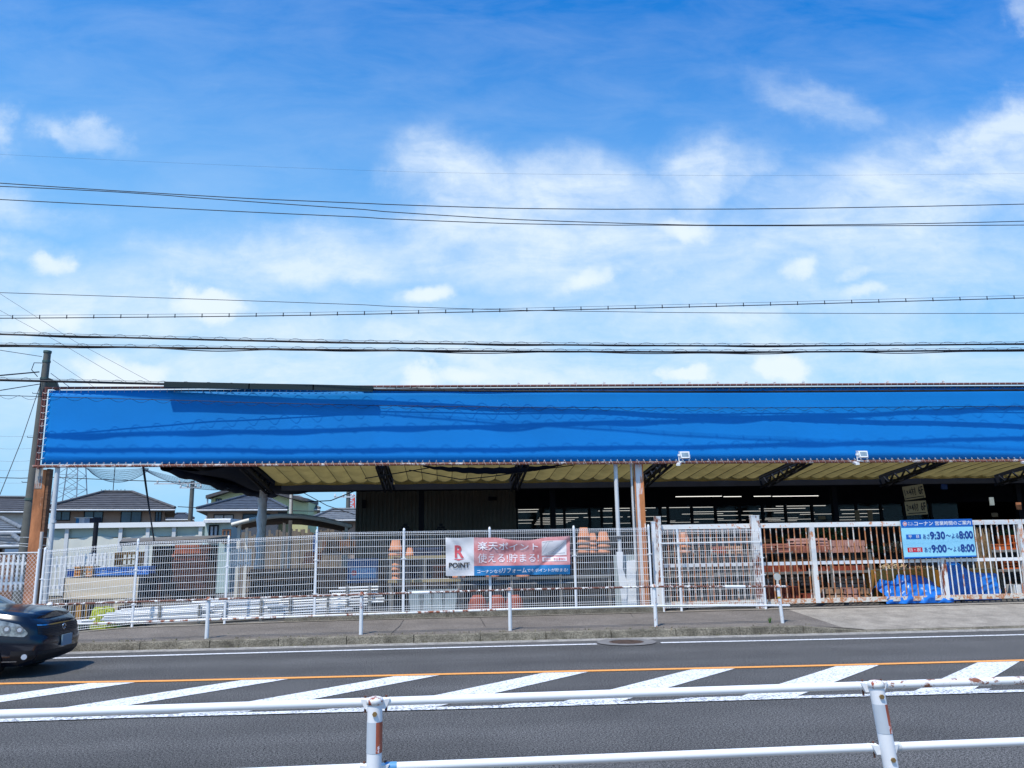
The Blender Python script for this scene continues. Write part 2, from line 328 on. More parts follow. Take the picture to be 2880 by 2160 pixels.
# patch edge slabs and cracks in the pavement
g = MB()
for pts in (((1100, 1776), (1125, 1760), (1135, 1748)), ((1350, 1742), (1365, 1760)), ((1766, 1722), (1780, 1738)), ((560, 1765), (610, 1750))):
    P = [gr(u, v, .2) for u, v in pts]
    for a, b in zip(P, P[1:]):
        zz = lambda p: poly_interp([(16.5, .15), (18.95, .24)], p.y)+.004
        g.quad(Vector((a.x-.005, a.y, zz(a))), Vector((b.x-.006, b.y, zz(b))), Vector((b.x+.006, b.y, zz(b))), Vector((a.x+.005, a.y, zz(a))))
struct('pavement_crack', g, DARKS)
# strip of concrete base under the fence and gate
g = MB(); ribbon(g, [(-60, 18.9), (60, 18.9)], [(-60, 19.2), (60, 19.2)], -60, 60, lambda x: zb(x)+.012, lambda x: zb(x)+.012, 1.); struct('fence_footing', g, CONC)
g = MB(); g.box((-3.6, 19.0, .2), (5.1, 19.22, .36)); tag(g.build('low_kerb_wall', KERB), 'low weathered concrete kerb wall under the mesh fence', 'wall')
struct('yard', MB().grid(lambda i, j: (lerp(-9.3, 60, i), lerp(19.2, 62, j), .26 if i*69.3 > 6 else lerp(.05, .26, min(1, i*69.3/6))), 70, 2, False), FLOORD)
# near footway
struct('near_pavement', MB().add([(-60, -6, .15), (60, -6, .15), (60, 5.5, .15), (-60, 5.5, .15)], [(0, 1, 2, 3)]), ASPH2)
struct('near_kerb', MB().box((-60, 5.5, -.02), (60, 5.66, .16)), KERB)
# painted markings
def line(mb, pts, x0, x1, wd, z=.008):
    return ribbon(mb, sh(pts, -wd/2), sh(pts, wd/2), x0, x1, z, z)
EL = [(-60, 16.0), (-4.8, 15.48), (.3, 15.45), (2.9, 15.37), (6.9, 15.12), (60, 13.3)]
mh = gr(1762, 1807)
g = MB(); line(g, EL, -60, mh.x-.6, .14); line(g, EL, mh.x+.6, 60, .14); struct('edge_line', g, MWHITE)
OL = [(-60, 13.6), (-6.4, 12.72), (-3.8, 12.47), (.25, 12.32), (5.5, 12.05), (8.8, 11.96), (60, 10.5)]
struct('centre_line', line(MB(), OL, -60, 60, .15), MORANGE)
IL = [(-60, 10.3), (-3.1, 9.92), (-.2, 9.78), (4.5, 9.72), (7.2, 9.64), (60, 8.4)]
g = MB(); line(g, IL, -5.5, 60, .15, .012)
for u, v in ((1560, 1975), (2050, 1964), (2600, 1940), (1050, 1985)):
    p = gr(u, v); yb_ = poly_interp(IL, p.x); g.quad((p.x-.75, yb_+.05, .0125), (p.x+.65, yb_+.05, .0125), (p.x+.8, yb_+.17, .0125), (p.x-.5, yb_+.17, .0125))
struct('inner_line', g, MWHITE2)
g = MB()
orX = [-4.4, -2.1, .25, 2.0+.0, 3.38, 4.65, 5.9]
tips = [(368, -4.42), (812, -2.1), (1232, .22), (1640, 2.05), (2053, 4.1), (2465, 6.35), (2862, 8.6)]
for k in range(-5, 14):
    xt = -4.42 + 2.17*k if k < 6 else -4.42+2.17*k
    # each bar runs from the orange line down-left to the inner line
    ya = poly_interp(OL, xt)-.10; yc = poly_interp(IL, xt-3)+.08
    wtop = .95; 
    a = Vector((xt, ya, .008)); b = Vector((xt-.66, poly_interp(OL, xt-.66)-.10, .008)); c = Vector((xt-2.98, yc, .008)); d = Vector((xt-2.2, yc, .008))
    n = 6
    g.quad(b, c, d, a)
struct('hatched_marking', g, MWHITE)
# manhole
mhz = thing('manhole', 'round rusty manhole cover in its grey collar on the far edge line', 'manhole', (mh.x, mh.y, 0))
def disc(r0_, r1_, z, n=32, c=mh):
    m = MB()
    vs = [(c.x+r*cos(2*pi*k/n), c.y+r*sin(2*pi*k/n), z) for r in (r0_, r1_) for k in range(n)]
    m.add(vs, [(k, (k+1) % n, n+(k+1) % n, n+k) for k in range(n)] if r0_ > 0 else [tuple(range(n, 2*n))]); return m
disc(.33, .56, .014).build('collar', pm('grey_collar_concrete', (.19, .18, .17), .9, var=.25, scale=5), mhz)
cv = disc(0, .33, .010)
for k in range(-4, 5):
    cv.box((mh.x-sqrt(.09-(k*.07)**2)*.95, mh.y+k*.07-.012, .010), (mh.x+sqrt(.09-(k*.07)**2)*.95, mh.y+k*.07+.012, .018))
cv.build('cover', pm('rusty_cast_iron', (.13, .085, .065), .7, .3, var=.4, scale=12), mhz)

# ------------------------------------------------------------------ near guard rail
def near_rail():
    Y = 4.9; X0 = -.40; zt = .962
    th = thing('guard_rail', 'white two-bar pipe guard rail with red-banded posts in the foreground', 'guard rail', (X0, Y, .15))
    tilt = Vector((.0, -.0, 0))
    BOLT = pm('brass_bolt', (.35, .22, .09), .5, .7, var=.3); REDT = pm('faded_red_tape', (.42, .10, .05), .6, var=.2, scale=9, rust=.28, rscale=9, rcol=(.6, .55, .55, 1))
    SILV = pm('pale_grey_tape', (.50, .54, .58), .5, var=.08); SLV = pm('blue_sleeve', (.10, .30, .55), .5, var=.1)
    CAPM = pm('rust_edged_cap_paint', (.80, .79, .76), .4, var=.05, rust=.50, rscale=26, rcol=(.20, .045, .02, 1))
    for k in range(-3, 4):
        x = X0+3.02*k; lean = -.012 if k == 1 else .0
        top = Vector((x+lean, Y, zt+.008)); base = Vector((x+(.06 if k == 1 else 0), Y, .15))
        p = MB(); p.tube([base, top], .043, 24); post = p.build('post', WHITE, th)
        c = MB(); c.lathe([(0, .020), (.02, .0185), (.036, .014), (.045, .007), (.048, .0), (.048, -.024), (.044, -.024)], top+Vector((0, 0, .012)), 24); c.build('cap', CAPM, post)
        def on(z): return lerp(base, top, (z-.15)/(top.z-.15))
        for nm, a0, a1, m in (('reflective_band', -pi*1.05, -pi*.42, SILV), ('red_band', -pi*.42, pi*.05, REDT)):
            q = MB(); q.grid(lambda i, j, a0=a0, a1=a1: on(lerp(.70, .865, j))+Vector((cos(lerp(a0, a1, i))*.0445, sin(lerp(a0, a1, i))*.0445, 0)), 12, 6); q.build(nm, m, post)
        for z in (zt-.005, zt-.36):
            b = on(z); q = MB(); q.tube([b+Vector((.003, -.040, -.045)), b+Vector((.003, -.054, -.045))], .014, 6); q.build('bolt', BOLT, post)
            for sx in (-1, 1):
                q = MB()
                q.add([b+Vector((sx*x_, y_, z_)) for x_, y_, z_ in ((.03, .012, .020), (.085, .018, .026), (.085, .08, .026), (.03, .06, .020), (.03, .012, -.028), (.060, .018, -.028), (.060, .08, -.028), (.03, .06, -.028))],
                      [(0, 1, 2, 3), (4, 5, 6, 7), (0, 1, 5, 4), (1, 2, 6, 5), (2, 3, 7, 6), (3, 0, 4, 7)])
                q.build('bracket', WHITE, post)
                q = MB(); q.tube([b+Vector((sx*.060, .05, -.052)), b+Vector((sx*.060, .05, .040))], .007, 6)
                q.build('clamp_bolt', pm('rusty_bolt', (.12, .045, .025), .7, var=.3), post)
    for z in (zt, zt-.355):
        for k in range(-3, 3):
            xa = X0+3.02*k+.045; xb = xa+2.93
            q = MB(); q.tube([(xa-.02, Y+.05, z), (xb+.02, Y+.05, z)], .0243, 20); q.build('rail', WHITEC if k != 1 or z < .9 else pm('rust_speckled_white_paint', (.82, .81, .79), .4, var=.03, rust=.44, rscale=24, stretch=(.6, 1, 1), rcol=(.16, .06, .03, 1)), th)
    for k in range(-3, 4):
        x = X0+3.02*k; q = MB(); q.tube([(x+.06, Y+.05, zt-.355), (x+.125, Y+.05, zt-.355)], .0275, 16); q.build('sleeve', SLV if k == 0 else GREYW, th)
near_rail()
# weeds at the foot of the near rail
def weed(c, n, h, mat, name, label, fl=None, spread=.5):
    th = thing(name, label, 'weed', c); m = MB(); fm = MB()
    for i in range(n):
        a = random.uniform(0, 2*pi); r = random.uniform(.1, spread)*h; tip = Vector(c)+Vector((cos(a)*r, sin(a)*r, h*random.uniform(.6, 1)))
        b = Vector(c)+Vector((cos(a), sin(a), 0))*.01; mid = lerp(b, tip, .55)+Vector((0, 0, h*.12)); s = Vector((-sin(a), cos(a), 0))*(h*.035 if h < .3 else .006)
        m.add([b-s*.5, b+s*.5, mid+s, tip, mid-s], [(0, 1, 2, 4), (4, 2, 3)])
        if fl:
            for q in range(3):
                t = tip+Vector((random.uniform(-1, 1), random.uniform(-1, 1), random.uniform(-1, .3)))*h*.08; d = Vector((random.uniform(-1, 1), random.uniform(-1, 1), .5)).normalized()*h*.035; e = d.cross(Vector((0, 0, 1))).normalized()*h*.02
                fm.quad(t-d, t-e, t+d, t+e)
    m.build('leaves', mat, th)
    if fl: fm.build('blossom', fl, th)
    return th
p = gr(100, 2190, .15); 
weed(Vector((at(105, 2190, 4.3).x, 4.3, .15)), 7, .66, LEAFY, 'flowering_weed', 'tall thin yellow-flowered weed at the lower left of the near pavement', LEAFY, .10)
weed(Vector((at(0, 2190, 4.2).x, 4.2, .15)), 5, .70, LEAFY, 'flowering_weed', 'yellow weed cut off by the left edge of the photo', LEAFY, .08)

# ------------------------------------------------------------------ far guard rail
def far_rail():
    Y = 16.72; th = thing('guard_rail', 'white pipe guard rail with rust-flaked bars along the far pavement', 'guard rail', (-4.7, Y, .15))
    xs = [at(u, v, Y).x for u, v in ((102, 1760), (584, 1740), (1016, 1730), (1434, 1710), (1842, 1700), (2192, 1700))]
    tops = [at(u, v, Y).z for u, v in ((140, 1690), (590, 1686), (1018, 1672), (1434, 1659), (1840, 1650), (2188, 1650))]
    xs = [xs[1]-6, xs[1]-3]+xs[1:]; tops = [tops[1]-.06, tops[1]-.03]+tops[1:]
    low_ = []
    for k, (x, zt) in enumerate(zip(xs, tops)):
        last = k == len(xs)-1; q = MB(); q.tube([(x+(.04 if last else 0), Y, .12), (x, Y, zt+.03)], .038 if not last else .036, 16)
        po = q.build('post', pm('grey_speckled_white_paint', (.74, .75, .75), .5, var=.08, rust=.3, rscale=8, stretch=(1, 1, .5)), th)
        q = MB(); q.lathe([(0, .055), (.03, .05), (.042, .035), (.042, .02), (.06, .012), (.068, .0), (.06, -.012), (.04, -.018)], (x, Y, zt+.0), 16); q.build('cap', WRUST, po)
        if last:
            q = MB(); q.tube([(x, Y, zt+.04), (x, Y, zt+.13)], .028, 10); q.tube([(x-.0, Y-.012, zt+.20), (x, Y+.012, zt+.20)], .075, 20); q.build('reflector', pm('dull_reflector', (.5, .5, .46), .4, var=.1), po)
            q = MB(); q.tube([(x+.01, Y, zt-.24), (x+.01, Y, zt-.2)], .0375, 16); q.build('yellow_band', pm('yellow_tape', (.5, .32, .04), .5, var=.1), po)
    for z_, mt in ((0, WRUST2), (-.385, WRUST)):
        for k in range(len(xs)-1):
            q = MB(); e = .0 if k < len(xs)-2 else .22
            m = WRUST2 if (z_ == 0) else (WRUST if k < 4 else WHITE)
            q.tube([(xs[k], Y+.0, tops[k]+z_+.0), (xs[k+1]+e, Y+.0, tops[k+1]+z_+.0)], .021, 12); q.build('rail', m, th)
    for a, b in ((1158, 1208), (2040, 2097)):
        pa = at(a, 1669, Y); pb = at(b, 1668, Y); k = 3 if a < 1500 else 5
        zz = lambda x: poly_interp(list(zip(xs, tops)), x)
        q = MB(); q.tube([(pa.x, Y, zz(pa.x)), (pb.x, Y, zz(pb.x))], .03, 12); q.build('joint_sleeve', WHITE, th)
    pass
far_rail()
weed(Vector((gr(2145, 1748, .16).x, 16.75, .15)), 26, .15, LEAF, 'grass_tuft', 'bright green tuft at the kerb beside the last post of the far rail')
for u, v, n_ in ((640, 1787, 8), (1890, 1772, 8)):
    c = gr(u, v, .15); weed(Vector((c.x, c.y+.05, .14)), n_, .06, STRAW if u > 900 else LEAF, 'grass_tuft', 'small dry grass tuft beside a post foot of the far rail' if u > 900 else 'small green grass tuft on the kerb right of the first far post')

q = MB(); rg = random.Random(21)
for k in range(150):
    x = rg.uniform(-9, 8) if k % 3 else rg.uniform(-7, 5); y = poly_interp(KB, x)+(.20+rg.uniform(0, .05) if k % 4 else -.02); z = .15 if k % 4 else 0.006
    for m in range(rg.randint(2, 6)):
        a = rg.uniform(0, 6.28); h = rg.uniform(.012, .05); d = Vector((cos(a), sin(a), 0))*h*.7; e = Vector((-sin(a), cos(a), 0))*.006; c = Vector((x+rg.uniform(-.04, .04), y, z)); q.add([c-e, c+e, c+d+Vector((0, 0, h))], [(0, 1, 2)])
tag(q.build('kerb_weeds', pm('drab_weed', (.16, .15, .07), .9, var=.5, scale=30)), 'sparse drab weeds and litter caught along the far kerb', 'weeds', kind='stuff')

# ------------------------------------------------------------------ mesh fence
def mesh_fence():
    Y = 19.04; xs = [-8.93, -6.93, -4.93, -2.95, -.95, 1.05, 3.05, 4.86]; zb_ = [.08, .24, .28, .385, .385, .385, .385, .385]
    th = thing('mesh_fence', 'white welded mesh fence with round posts along the far pavement', 'fence', (-3, Y, .3))
    for x, z in zip(xs, zb_):
        q = MB(); q.tube([(x, Y, z-.12), (x, Y, z+1.84)], .028, 12)
        q.lathe([(.0, .035), (.015, .03), (.024, .015), (.022, 0), (.03, -.006), (.03, -.02)], (x, Y, z+1.86), 12); po = q.build('post', FENCEW, th)
        for h in (.45, 1.2):
            c = MB(); c.tube([(x, Y, z+h-.012), (x, Y, z+h+.012)], .038, 10); c.bar((x-.055, Y-.01, z+h), (x+.055, Y-.01, z+h), .02); c.build('clamp', FENCEW, po)
    q = MB(); q.tube([(-9.06, Y, -.1), (-9.06, Y, 1.94)], .028, 12); q.build('post', FENCEW, th)
    def wires(xa, xb, za, zc, H=1.78, yy=Y-.035):
        q = MB(); r = .0036; n = max(2, int(round((xb-xa-.06)/.05))); x0 = xa+.03; x1 = xb-.03
        zat = lambda x: lerp(za, zc, (x-xa)/(xb-xa))
        for i in range(n+1):
            x = lerp(x0, x1, i/n); z = zat(x)+.03
            q.tube([(x, yy, z), (x, yy, z+H), (x, yy-.045, z+H-.03), (x, yy-.0, z+H-.075)], r, 4, False)
        for h, dy in [(0, 0), (.05, 0), (.10, 0)]+[(.10+.15*k, 0) for k in range(1, 11)]+[(H-.075, 0), (H-.03, -.045), (H, 0)]:
            q.tube([(x0, yy+dy-.004, zat(x0)+.03+h), (x1, yy+dy-.004, zat(x1)+.03+h)], r*1.15, 4, False)
        return q
    for i in range(len(xs)-1):
        za = zb_[i]; zc = zb_[i+1]
        if i == 2: za, zc = .27, .33
        wires(xs[i], xs[i+1], za, zc).build('mesh_panel', FENCEW, th)
    return wires
WIRES = mesh_fence()
# the short section in front of the gate
Yf = 19.04
g2 = thing('mesh_fence', 'short white mesh fence panel standing in front of the sliding gate', 'fence', (6, Yf, .3))
xa, xm, xb = at(1868, 1700, Yf).x-.02, at(1916, 1700, Yf).x, at(2153, 1700, Yf).x
for x, h in ((xa, 1.83), (xm, 1.86), (xb, 1.86)):
    q = MB(); q.tube([(x, Yf, .22), (x, Yf, .30+h)], .03, 12); po = q.build('post', WHITEC, g2)
    for hh in (.75, 1.15):
        c = MB(); c.bar((x-.05, Yf-.01, .3+hh), (x+.05, Yf-.01, .3+hh), .022); c.build('clamp', WHITEC, po)
WIRES(xa, xm, .31, .31).build('mesh_panel', FENCEW, g2); WIRES(xm, xb, .31, .31).build('mesh_panel', FENCEW, g2)
q = MB(); q.bar((xa, Yf-.05, 1.83), (xb, Yf-.05, 1.83), .025, .03); q.build('cross_rail', WHITEC, g2)

# ------------------------------------------------------------------ sliding gate and its portal
gp = thing('gate_portal', 'white boxy gate portal posts that guide the barred sliding gate', 'gate post', (5.8, 19.3, .25))
for (u, wd, top, m) in ((1848, .14, 1453, WRUST), (1836, .09, 1468, WHITE), (2121, .20, 1450, WRUST)):
    p = at(u, 1600, 19.28); zt = at(u, top, 19.28).z; x = at(u, top, 19.28).x
    q = MB(); q.box((x-wd/2, 19.22, .2), (x+wd/2, 19.26+wd*.5, zt)); q.box((x-wd/2-.005, 19.215, zt-.02), (x+wd/2+.005, 19.265+wd*.5, zt+.006)); q.build('post', m, gp)
x = at(1863, 1600, 19.28).x; q = MB(); q.box((x-.06, 19.26, .2), (x+.02, 19.3, 2.3)); q.build('channel', RUST, gp)
gt = thing('sliding_gate', 'long white sliding gate of upright bars with rust streaks', 'gate', (10, 19.4, .3))
Yg = 19.42; ztop = 2.27; zbot = .34; xL = at(1856, 1600, Yg).x; xR = 20.5
def gz(x): return 0
q = MB(); q.box((xL, Yg-.05, ztop-.115), (xR, Yg+.05, ztop)); q.build('top_rail', pm('gate_rail_paint', (.80, .79, .76), .45, var=.05, rust=.36, rscale=9, rcol=(.40, .17, .08, 1)), gt)
q = MB(); q.box((xL, Yg-.045, zbot), (xR, Yg+.045, zbot+.11)); q.build('bottom_rail', pm('rusty_gate_rail_paint', (.74, .68, .58), .5, var=.1, rust=.54, rscale=12, rcol=(.34, .14, .06, 1)), gt)
zm = at(2500, 1579, Yg).z
q = MB(); q.box((xL, Yg-.02, zm-.04), (xR, Yg+.02, zm+.04)); q.build('middle_rail', WHITE, gt)
sts = [at(u, 1590, Yg).x for u in (2290, 2652)]; sts.append(at(2882, 1590, Yg).x); sts.append(sts[-1]+3); sts.append(sts[-1]+3)
for i, x in enumerate(sts):
    q = MB(); q.box((x-.06, Yg-.055, zbot), (x+.06, Yg+.055, ztop-.002)); q.build('stile', WRUST if i == 1 else pm('stile_paint', (.79, .77, .73), .45, var=.05, rust=.38, rscale=9, rcol=(.36, .15, .07, 1), stretch=(1, 1, .4)), gt)
x = xL+.08; k = 0
while x < xR:
    if all(abs(x-s) > .1 for s in sts):
        q = MB(); q.tube([(x, Yg-.03, zbot+.05), (x, Yg-.03, ztop-.1)], .0165, 8); q.build('bar', BARR if x < sts[1]-.5 else BARW, gt); k += 1
    x += .152
for x in (xL+.6, 9.8, 12.8):
    q = MB(); q.tube([(x, Yg-.03, .30), (x, Yg+.03, .30)], .05, 14); q.build('wheel', DARKS, gt)
struct('gate_track', MB().box((xL, 19.36, .24), (21, 19.48, .262)), DARKS)

# ------------------------------------------------------------------ text signs
X1 = Vector((1, 0, 0)); Z1 = Vector((0, 0, 1))
def panel_thing(name, label, cat, O, W, H, mat, X=X1, Z=Z1, th_=.02, part='board'):
    t = thing(name, label, cat, O); n = Z.cross(X); n = n if n.y > 0 else -n
    q = MB(); c = [O, O+X*W, O+X*W+Z*H, O+Z*H]; d = [p+n*th_ for p in c]
    q.add(c+d, [(0, 1, 2, 3), (7, 6, 5, 4), (0, 4, 5, 1), (1, 5, 6, 2), (2, 6, 7, 3), (3, 7, 4, 0)]); q.build(part, mat, t)
    return t
# opening-hours sign
Ys = 19.30
O = at(2544, 1571, Ys); a = at(2747, 1566, Ys); b = at(2530, 1463, Ys); Wd = a.x-O.x; Hh = b.z-O.z
O = Vector((O.x, Ys, O.z)); Xs = Vector((1, 0, (a.z-O.z)/Wd)).normalized(); Zs = Z1
SB = pm('sign_light_blue', (.33, .72, .90), .4, var=.03); DB = pm('sign_deep_blue', (.01, .13, .50), .4, var=.02); WT = pm('sign_white', (.85, .86, .88), .5, var=0); RD = pm('sign_red', (.62, .03, .05), .4, var=0); NV = pm('sign_navy_ink', (.008, .05, .27), .5, var=0)
sg = panel_thing('opening_hours_sign', 'pale blue opening hours sign board hung on the gate', 'sign', O, Wd, Hh, SB, Xs, Zs)
def strip(par, x0, z0, x1, z1, mat, name, dy=.004, O=O, X=Xs, Z=Zs, W=Wd, H=Hh):
    n = -(Z.cross(X)); n = n if n.y < 0 else -n
    q = MB(); q.quad(*[O+X*(x*W)+Z*(z*H)+n*dy for x, z in ((x0, z0), (x1, z0), (x1, z1), (x0, z1))]); return q.build(name, mat, par)
def lab(par, s, x0, z0, x1, z1, mat, bold=.02, name='lettering', O=O, X=Xs, Z=Zs, W=Wd, H=Hh, dy=.008):
    return text(name, s, mat, par, O+X*(x0*W)+Z*(z0*H), X, Z, (x1-x0)*W, (z1-z0)*H, bold, dy=dy)
strip(sg, 0, .80, 1, 1, DB, 'header_band'); strip(sg, 0, 0, 1, .035, DB, 'footer_band')
lab(sg, 'コーナン', .185, .845, .445, .955, WT, .045); lab(sg, '営業時間のご案内', .475, .845, .975, .955, WT, .03)
lab(sg, 'ホーム', .10, .905, .165, .95, WT, .02); lab(sg, 'センター', .10, .85, .18, .895, WT, .02)
q = MB(); c = O+Xs*(.057*Wd)+Zs*(.90*Hh); q.add([c+Xs*(cos(t*pi/12)*.055)+Zs*(sin(t*pi/12)*.055)+Vector((0, -.006, 0)) for t in range(24)], [tuple(range(24))]); q.build('emblem_disc', WT, sg)
q = MB(); vs = []
for R_ in (.045, .03):
    vs += [c+Xs*(cos(t*pi/12)*R_)+Zs*(sin(t*pi/12)*R_)+Vector((0, -.009, 0)) for t in range(24)]
q.add(vs, [(k, (k+1) % 24, 24+(k+1) % 24, 24+k) for k in range(24)]); q.add([c+Xs*dx+Zs*dz+Vector((0, -.009, 0)) for dx, dz in ((-.014, -.016), (.014, -.016), (0, .018))], [(0, 1, 2)]); q.build('emblem_ring', RD, sg)
strip(sg, .055, .50, .26, .62, DB, 'weekday_tab'); lab(sg, '平　日', .085, .52, .23, .605, WT, .04)
strip(sg, .055, .16, .26, .28, RD, 'holiday_tab'); lab(sg, '日・祝', .08, .175, .235, .265, WT, .04)
for z, s1 in ((.50, '9:30'), (.155, '9:00')):
    lab(sg, 'あさ', .285, z-.005, .38, z+.125, NV, .03); lab(sg, s1, .385, z-.025, .595, z+.185, NV, .035)
    lab(sg, '〜', .605, z+.045, .675, z+.10, NV, .05); lab(sg, 'よる', .685, z-.005, .785, z+.125, NV, .03); lab(sg, '8:00', .79, z-.025, .985, z+.185, NV, .035)
# lumber price boards under the canopy
LB = pm('tan_cardboard', (.30, .25, .15), .8, var=.1); INK = pm('black_ink', (.012, .012, .015), .7, var=0)
for (u0_, v0_, u1_, v1_, s, lbl) in ((2546, 1408, 2604, 1399, '1×4材', 'tan hanging lumber board reading 1×4, the upper of two'), (2550, 1450, 2610, 1446, '2×4材', 'tan hanging lumber board reading 2×4, the lower of two')):
    Yl = 23.; O2 = at(u0_, v0_, Yl); a2 = at(u1_, v1_, Yl); W2 = (a2-O2).length; X2 = (a2-O2).normalized(); Z2 = Vector((-X2.z, 0, X2.x))
    H2 = .41; t = panel_thing('lumber_sign', lbl, 'sign', O2, W2, H2, LB, X2, Z2, .012); t['group'] = 'lumber boards hung under the canopy'
    kw = dict(O=O2, X=X2, Z=Z2, W=W2, H=H2)
    lab(t, s, .05, .28, .60, .88, INK, .02, **kw); lab(t, '6F', .72, .28, .95, .88, INK, .02, **kw); strip(t, .08, .10, .92, .16, INK, 'small_print_line', **kw)
    q = MB()
    for f_ in (.08, .92): q.tube([O2+X2*W2*f_+Z2*H2, O2+X2*W2*f_+Z2*H2+Vector((0, 0, .12 if '2' in s[0] else 1.0))], .006, 5)
    q.build('hanger', DARKS, t)

# cloth banner on the mesh fence
Yb = 18.955; bl = at(1254, 1620, Yb); br = at(1603, 1615, Yb); tl = at(1253, 1512, Yb); tr_ = at(1602, 1507, Yb)
bn = thing('banner', 'faded red white and blue cloth banner tied to the mesh fence', 'banner', bl)
def bsurf(i, j, dy=0.):
    b = lerp(bl, br, i); t = lerp(tl, tr_, i); sag = .085*math.exp(-((i-.62)/.17)**2) + .012*abs(sin(i*pi*5))
    p = lerp(b, t, j); p = p-Vector((0, 0, 1))*sag*j**3
    y = -.02 + .028*math.exp(-((i-.62)/.2)**2)*sin((j-.35)*9) + .012*sin(i*31+j*4)*j + .015*sin(i*14-j*9) + .03*math.exp(-(((i-.9)-(j-.6)*.35)/.03)**2) + .018*math.exp(-(((i-.08)+(j-.8)*.3)/.03)**2)
    return Vector((p.x, Yb+y-.03-dy, p.z))
def bpatch(i0, j0, i1, j1, mat, name, dy, par=bn, nu=40, nv=14):
    q = MB(); q.grid(lambda a, b: bsurf(lerp(i0, i1, a), lerp(j0, j1, b), dy), nu, nv); return q.build(name, mat, par)
CW = pm('banner_white_cloth', (.88, .86, .86), .85, var=.06, scale=5, transl=.2, spec=.1); CR = pm('banner_faded_red_cloth', (.74, .23, .23), .85, var=.12, scale=3, transl=.15, spec=.1, col2=(.86, .48, .48, 1)); CB = pm('banner_blue_cloth', (.04, .23, .50), .85, var=.12, scale=5, transl=.2, spec=.1)
bpatch(0, 0, .225, 1, CW, 'white_field', 0, nu=30, nv=30); bpatch(.225, .25, 1, 1, CR, 'red_field', 0, nu=90, nv=30); bpatch(.225, 0, 1, .25, CB, 'blue_field', 0, nu=90, nv=8)
def btext(s, i0, j0, i1, j1, mat, bold=.02, name='lettering'):
    o = text(name, s, mat, bn, Vector((0, 0, 0)), X1, Z1, 1, 1, bold)
    # drape the flat lettering over the cloth
    import bmesh
    bm = bmesh.new(); bm.from_mesh(o.data)
    for v in bm.verts: v.co += wl(bn)
    off = wl(bn)
    for v in bm.verts: v.co = bsurf(lerp(i0, i1, v.co.x), lerp(j0, j1, v.co.z), .014)-off
    bm.to_mesh(o.data); bm.free(); return o
CRD = pm('banner_red_ink', (.62, .10, .12), .8, var=.08); CK = pm('banner_black_ink', (.02, .02, .025), .7, var=0); CT = pm('banner_white_ink', (.85, .83, .85), .85, var=.03)
btext('R', .072, .47, .145, .80, CRD, .03); btext('POINT', .025, .21, .19, .345, CK, .025)
q = MB(); q.add([bsurf(i, j, .010) for i, j in ((.06, .44), (.10, .40), (.15, .44))], [(0, 1, 2)]); q.build('swoosh', CRD, bn)
btext('楽天ポイント', .255, .66, .74, .89, CT, .03); btext('使える!貯まる!', .255, .33, .745, .575, CT, .035)
btext('コーナンなら', .25, .06, .445, .15, CT, .015); btext('リフォーム', .45, .055, .645, .185, CT, .03); btext('でもポイントが貯まる!', .65, .07, .98, .165, CT, .015)
bpatch(.77, .50, .972, .90, CW, 'picture_panel', .006, nu=16, nv=10); bpatch(.775, .345, .972, .455, CT, 'note_strip', .006, nu=16, nv=4); btext('登録料・年会費無料', .785, .362, .962, .438, CRD, .01)
GL = pm('banner_grey_ink', (.35, .37, .38), .8, var=0); q = MB()
for i0, j0, i1, j1 in ((.775, .55, .83, .86), (.775, .70, .81, .86), (.80, .53, .90, .70), (.79, .52, .96, .56), (.86, .58, .95, .84), (.775, .86, .86, .88)):
    n = 8; P = [bsurf(lerp(i0, i1, t/n), lerp(j0, j1, t/n), .012) for t in range(n+1)]
    for a, b in zip(P, P[1:]): q.quad(a, b, b+Vector((0, 0, .008)), a+Vector((0, 0, .008)))
q.build('street_drawing', GL, bn)
q = MB()
for i, j in ((0, 1), (.09, 1), (.3, 1), (.48, 1), (.72, 1), (.82, 1), (1, 1), (0, .5), (1, .5), (0, 0), (.2, 0), (.5, 0), (.8, 0), (1, 0)):
    p = bsurf(i, j, -.005); q.bar(p, p+Vector((0, .05, .03 if j > .5 else -.03)), .008)
q.build('tie_cord', BLACK, bn)

# ------------------------------------------------------------------ blue awning front with its pipe frame
Ya = 19.74; zb0, zt0 = 3.875, 5.70
xL0 = at(112, 1312, Ya).x; xE = 30.
def za(x): return 3.86-.0025*(x+9)
def zt_(x): return 5.735+.0045*(x+9)
aw = thing('awning_screen', 'bright blue tarpaulin screen laced into a long rusty pipe frame', 'awning', (-9, Ya, 3.86))
def awn(i, j):
    x = lerp(xL0+.035, xE, i); z = lerp(za(x)+.05, zt_(x)-.035, j)
    return (x, Ya+.005*sin(x*1.3)+.002*sin(x*3.1+z*2), z)
q = MB(); q.grid(awn, 300, 10); q.build('tarpaulin', BLUET, aw, solid=.006)
FR = pm('rusted_pipe_paint', (.62, .55, .52), .6, var=.15, rust=.80, rscale=4, stretch=(1, 1, 1), rcol=(.13, .045, .03, 1)); FRT = pm('old_dark_pipe_paint', (.42, .33, .30), .6, var=.2, rust=.95, rscale=5, rcol=(.10, .035, .028, 1))
q = MB(); q.tube([(xL0-.15, Ya-.02, za(xL0)), (xE, Ya-.02, za(xE))], .034, 12); q.build('lower_pipe', FR, aw)
q = MB(); q.tube([(xL0-.05, Ya-.02, zt_(xL0)+.02), (xE, Ya-.02, zt_(xE)+.02)], .032, 12); q.build('upper_pipe', FRT, aw)
q = MB(); q.tube([(xL0-.02, Ya-.02, za(xL0)-.06), (xL0-.02, Ya-.02, zt_(xL0)+.06)], .032, 12); q.tube([(xL0-.10, Ya+.02, za(xL0)), (xL0-.10, Ya+.02, zt_(xL0))], .025, 10); q.build('side_pipe', FRT, aw)
q = MB(); x = xL0+.12; ROPE = pm('white_lacing_rope', (.72, .72, .70), .7, var=.1)
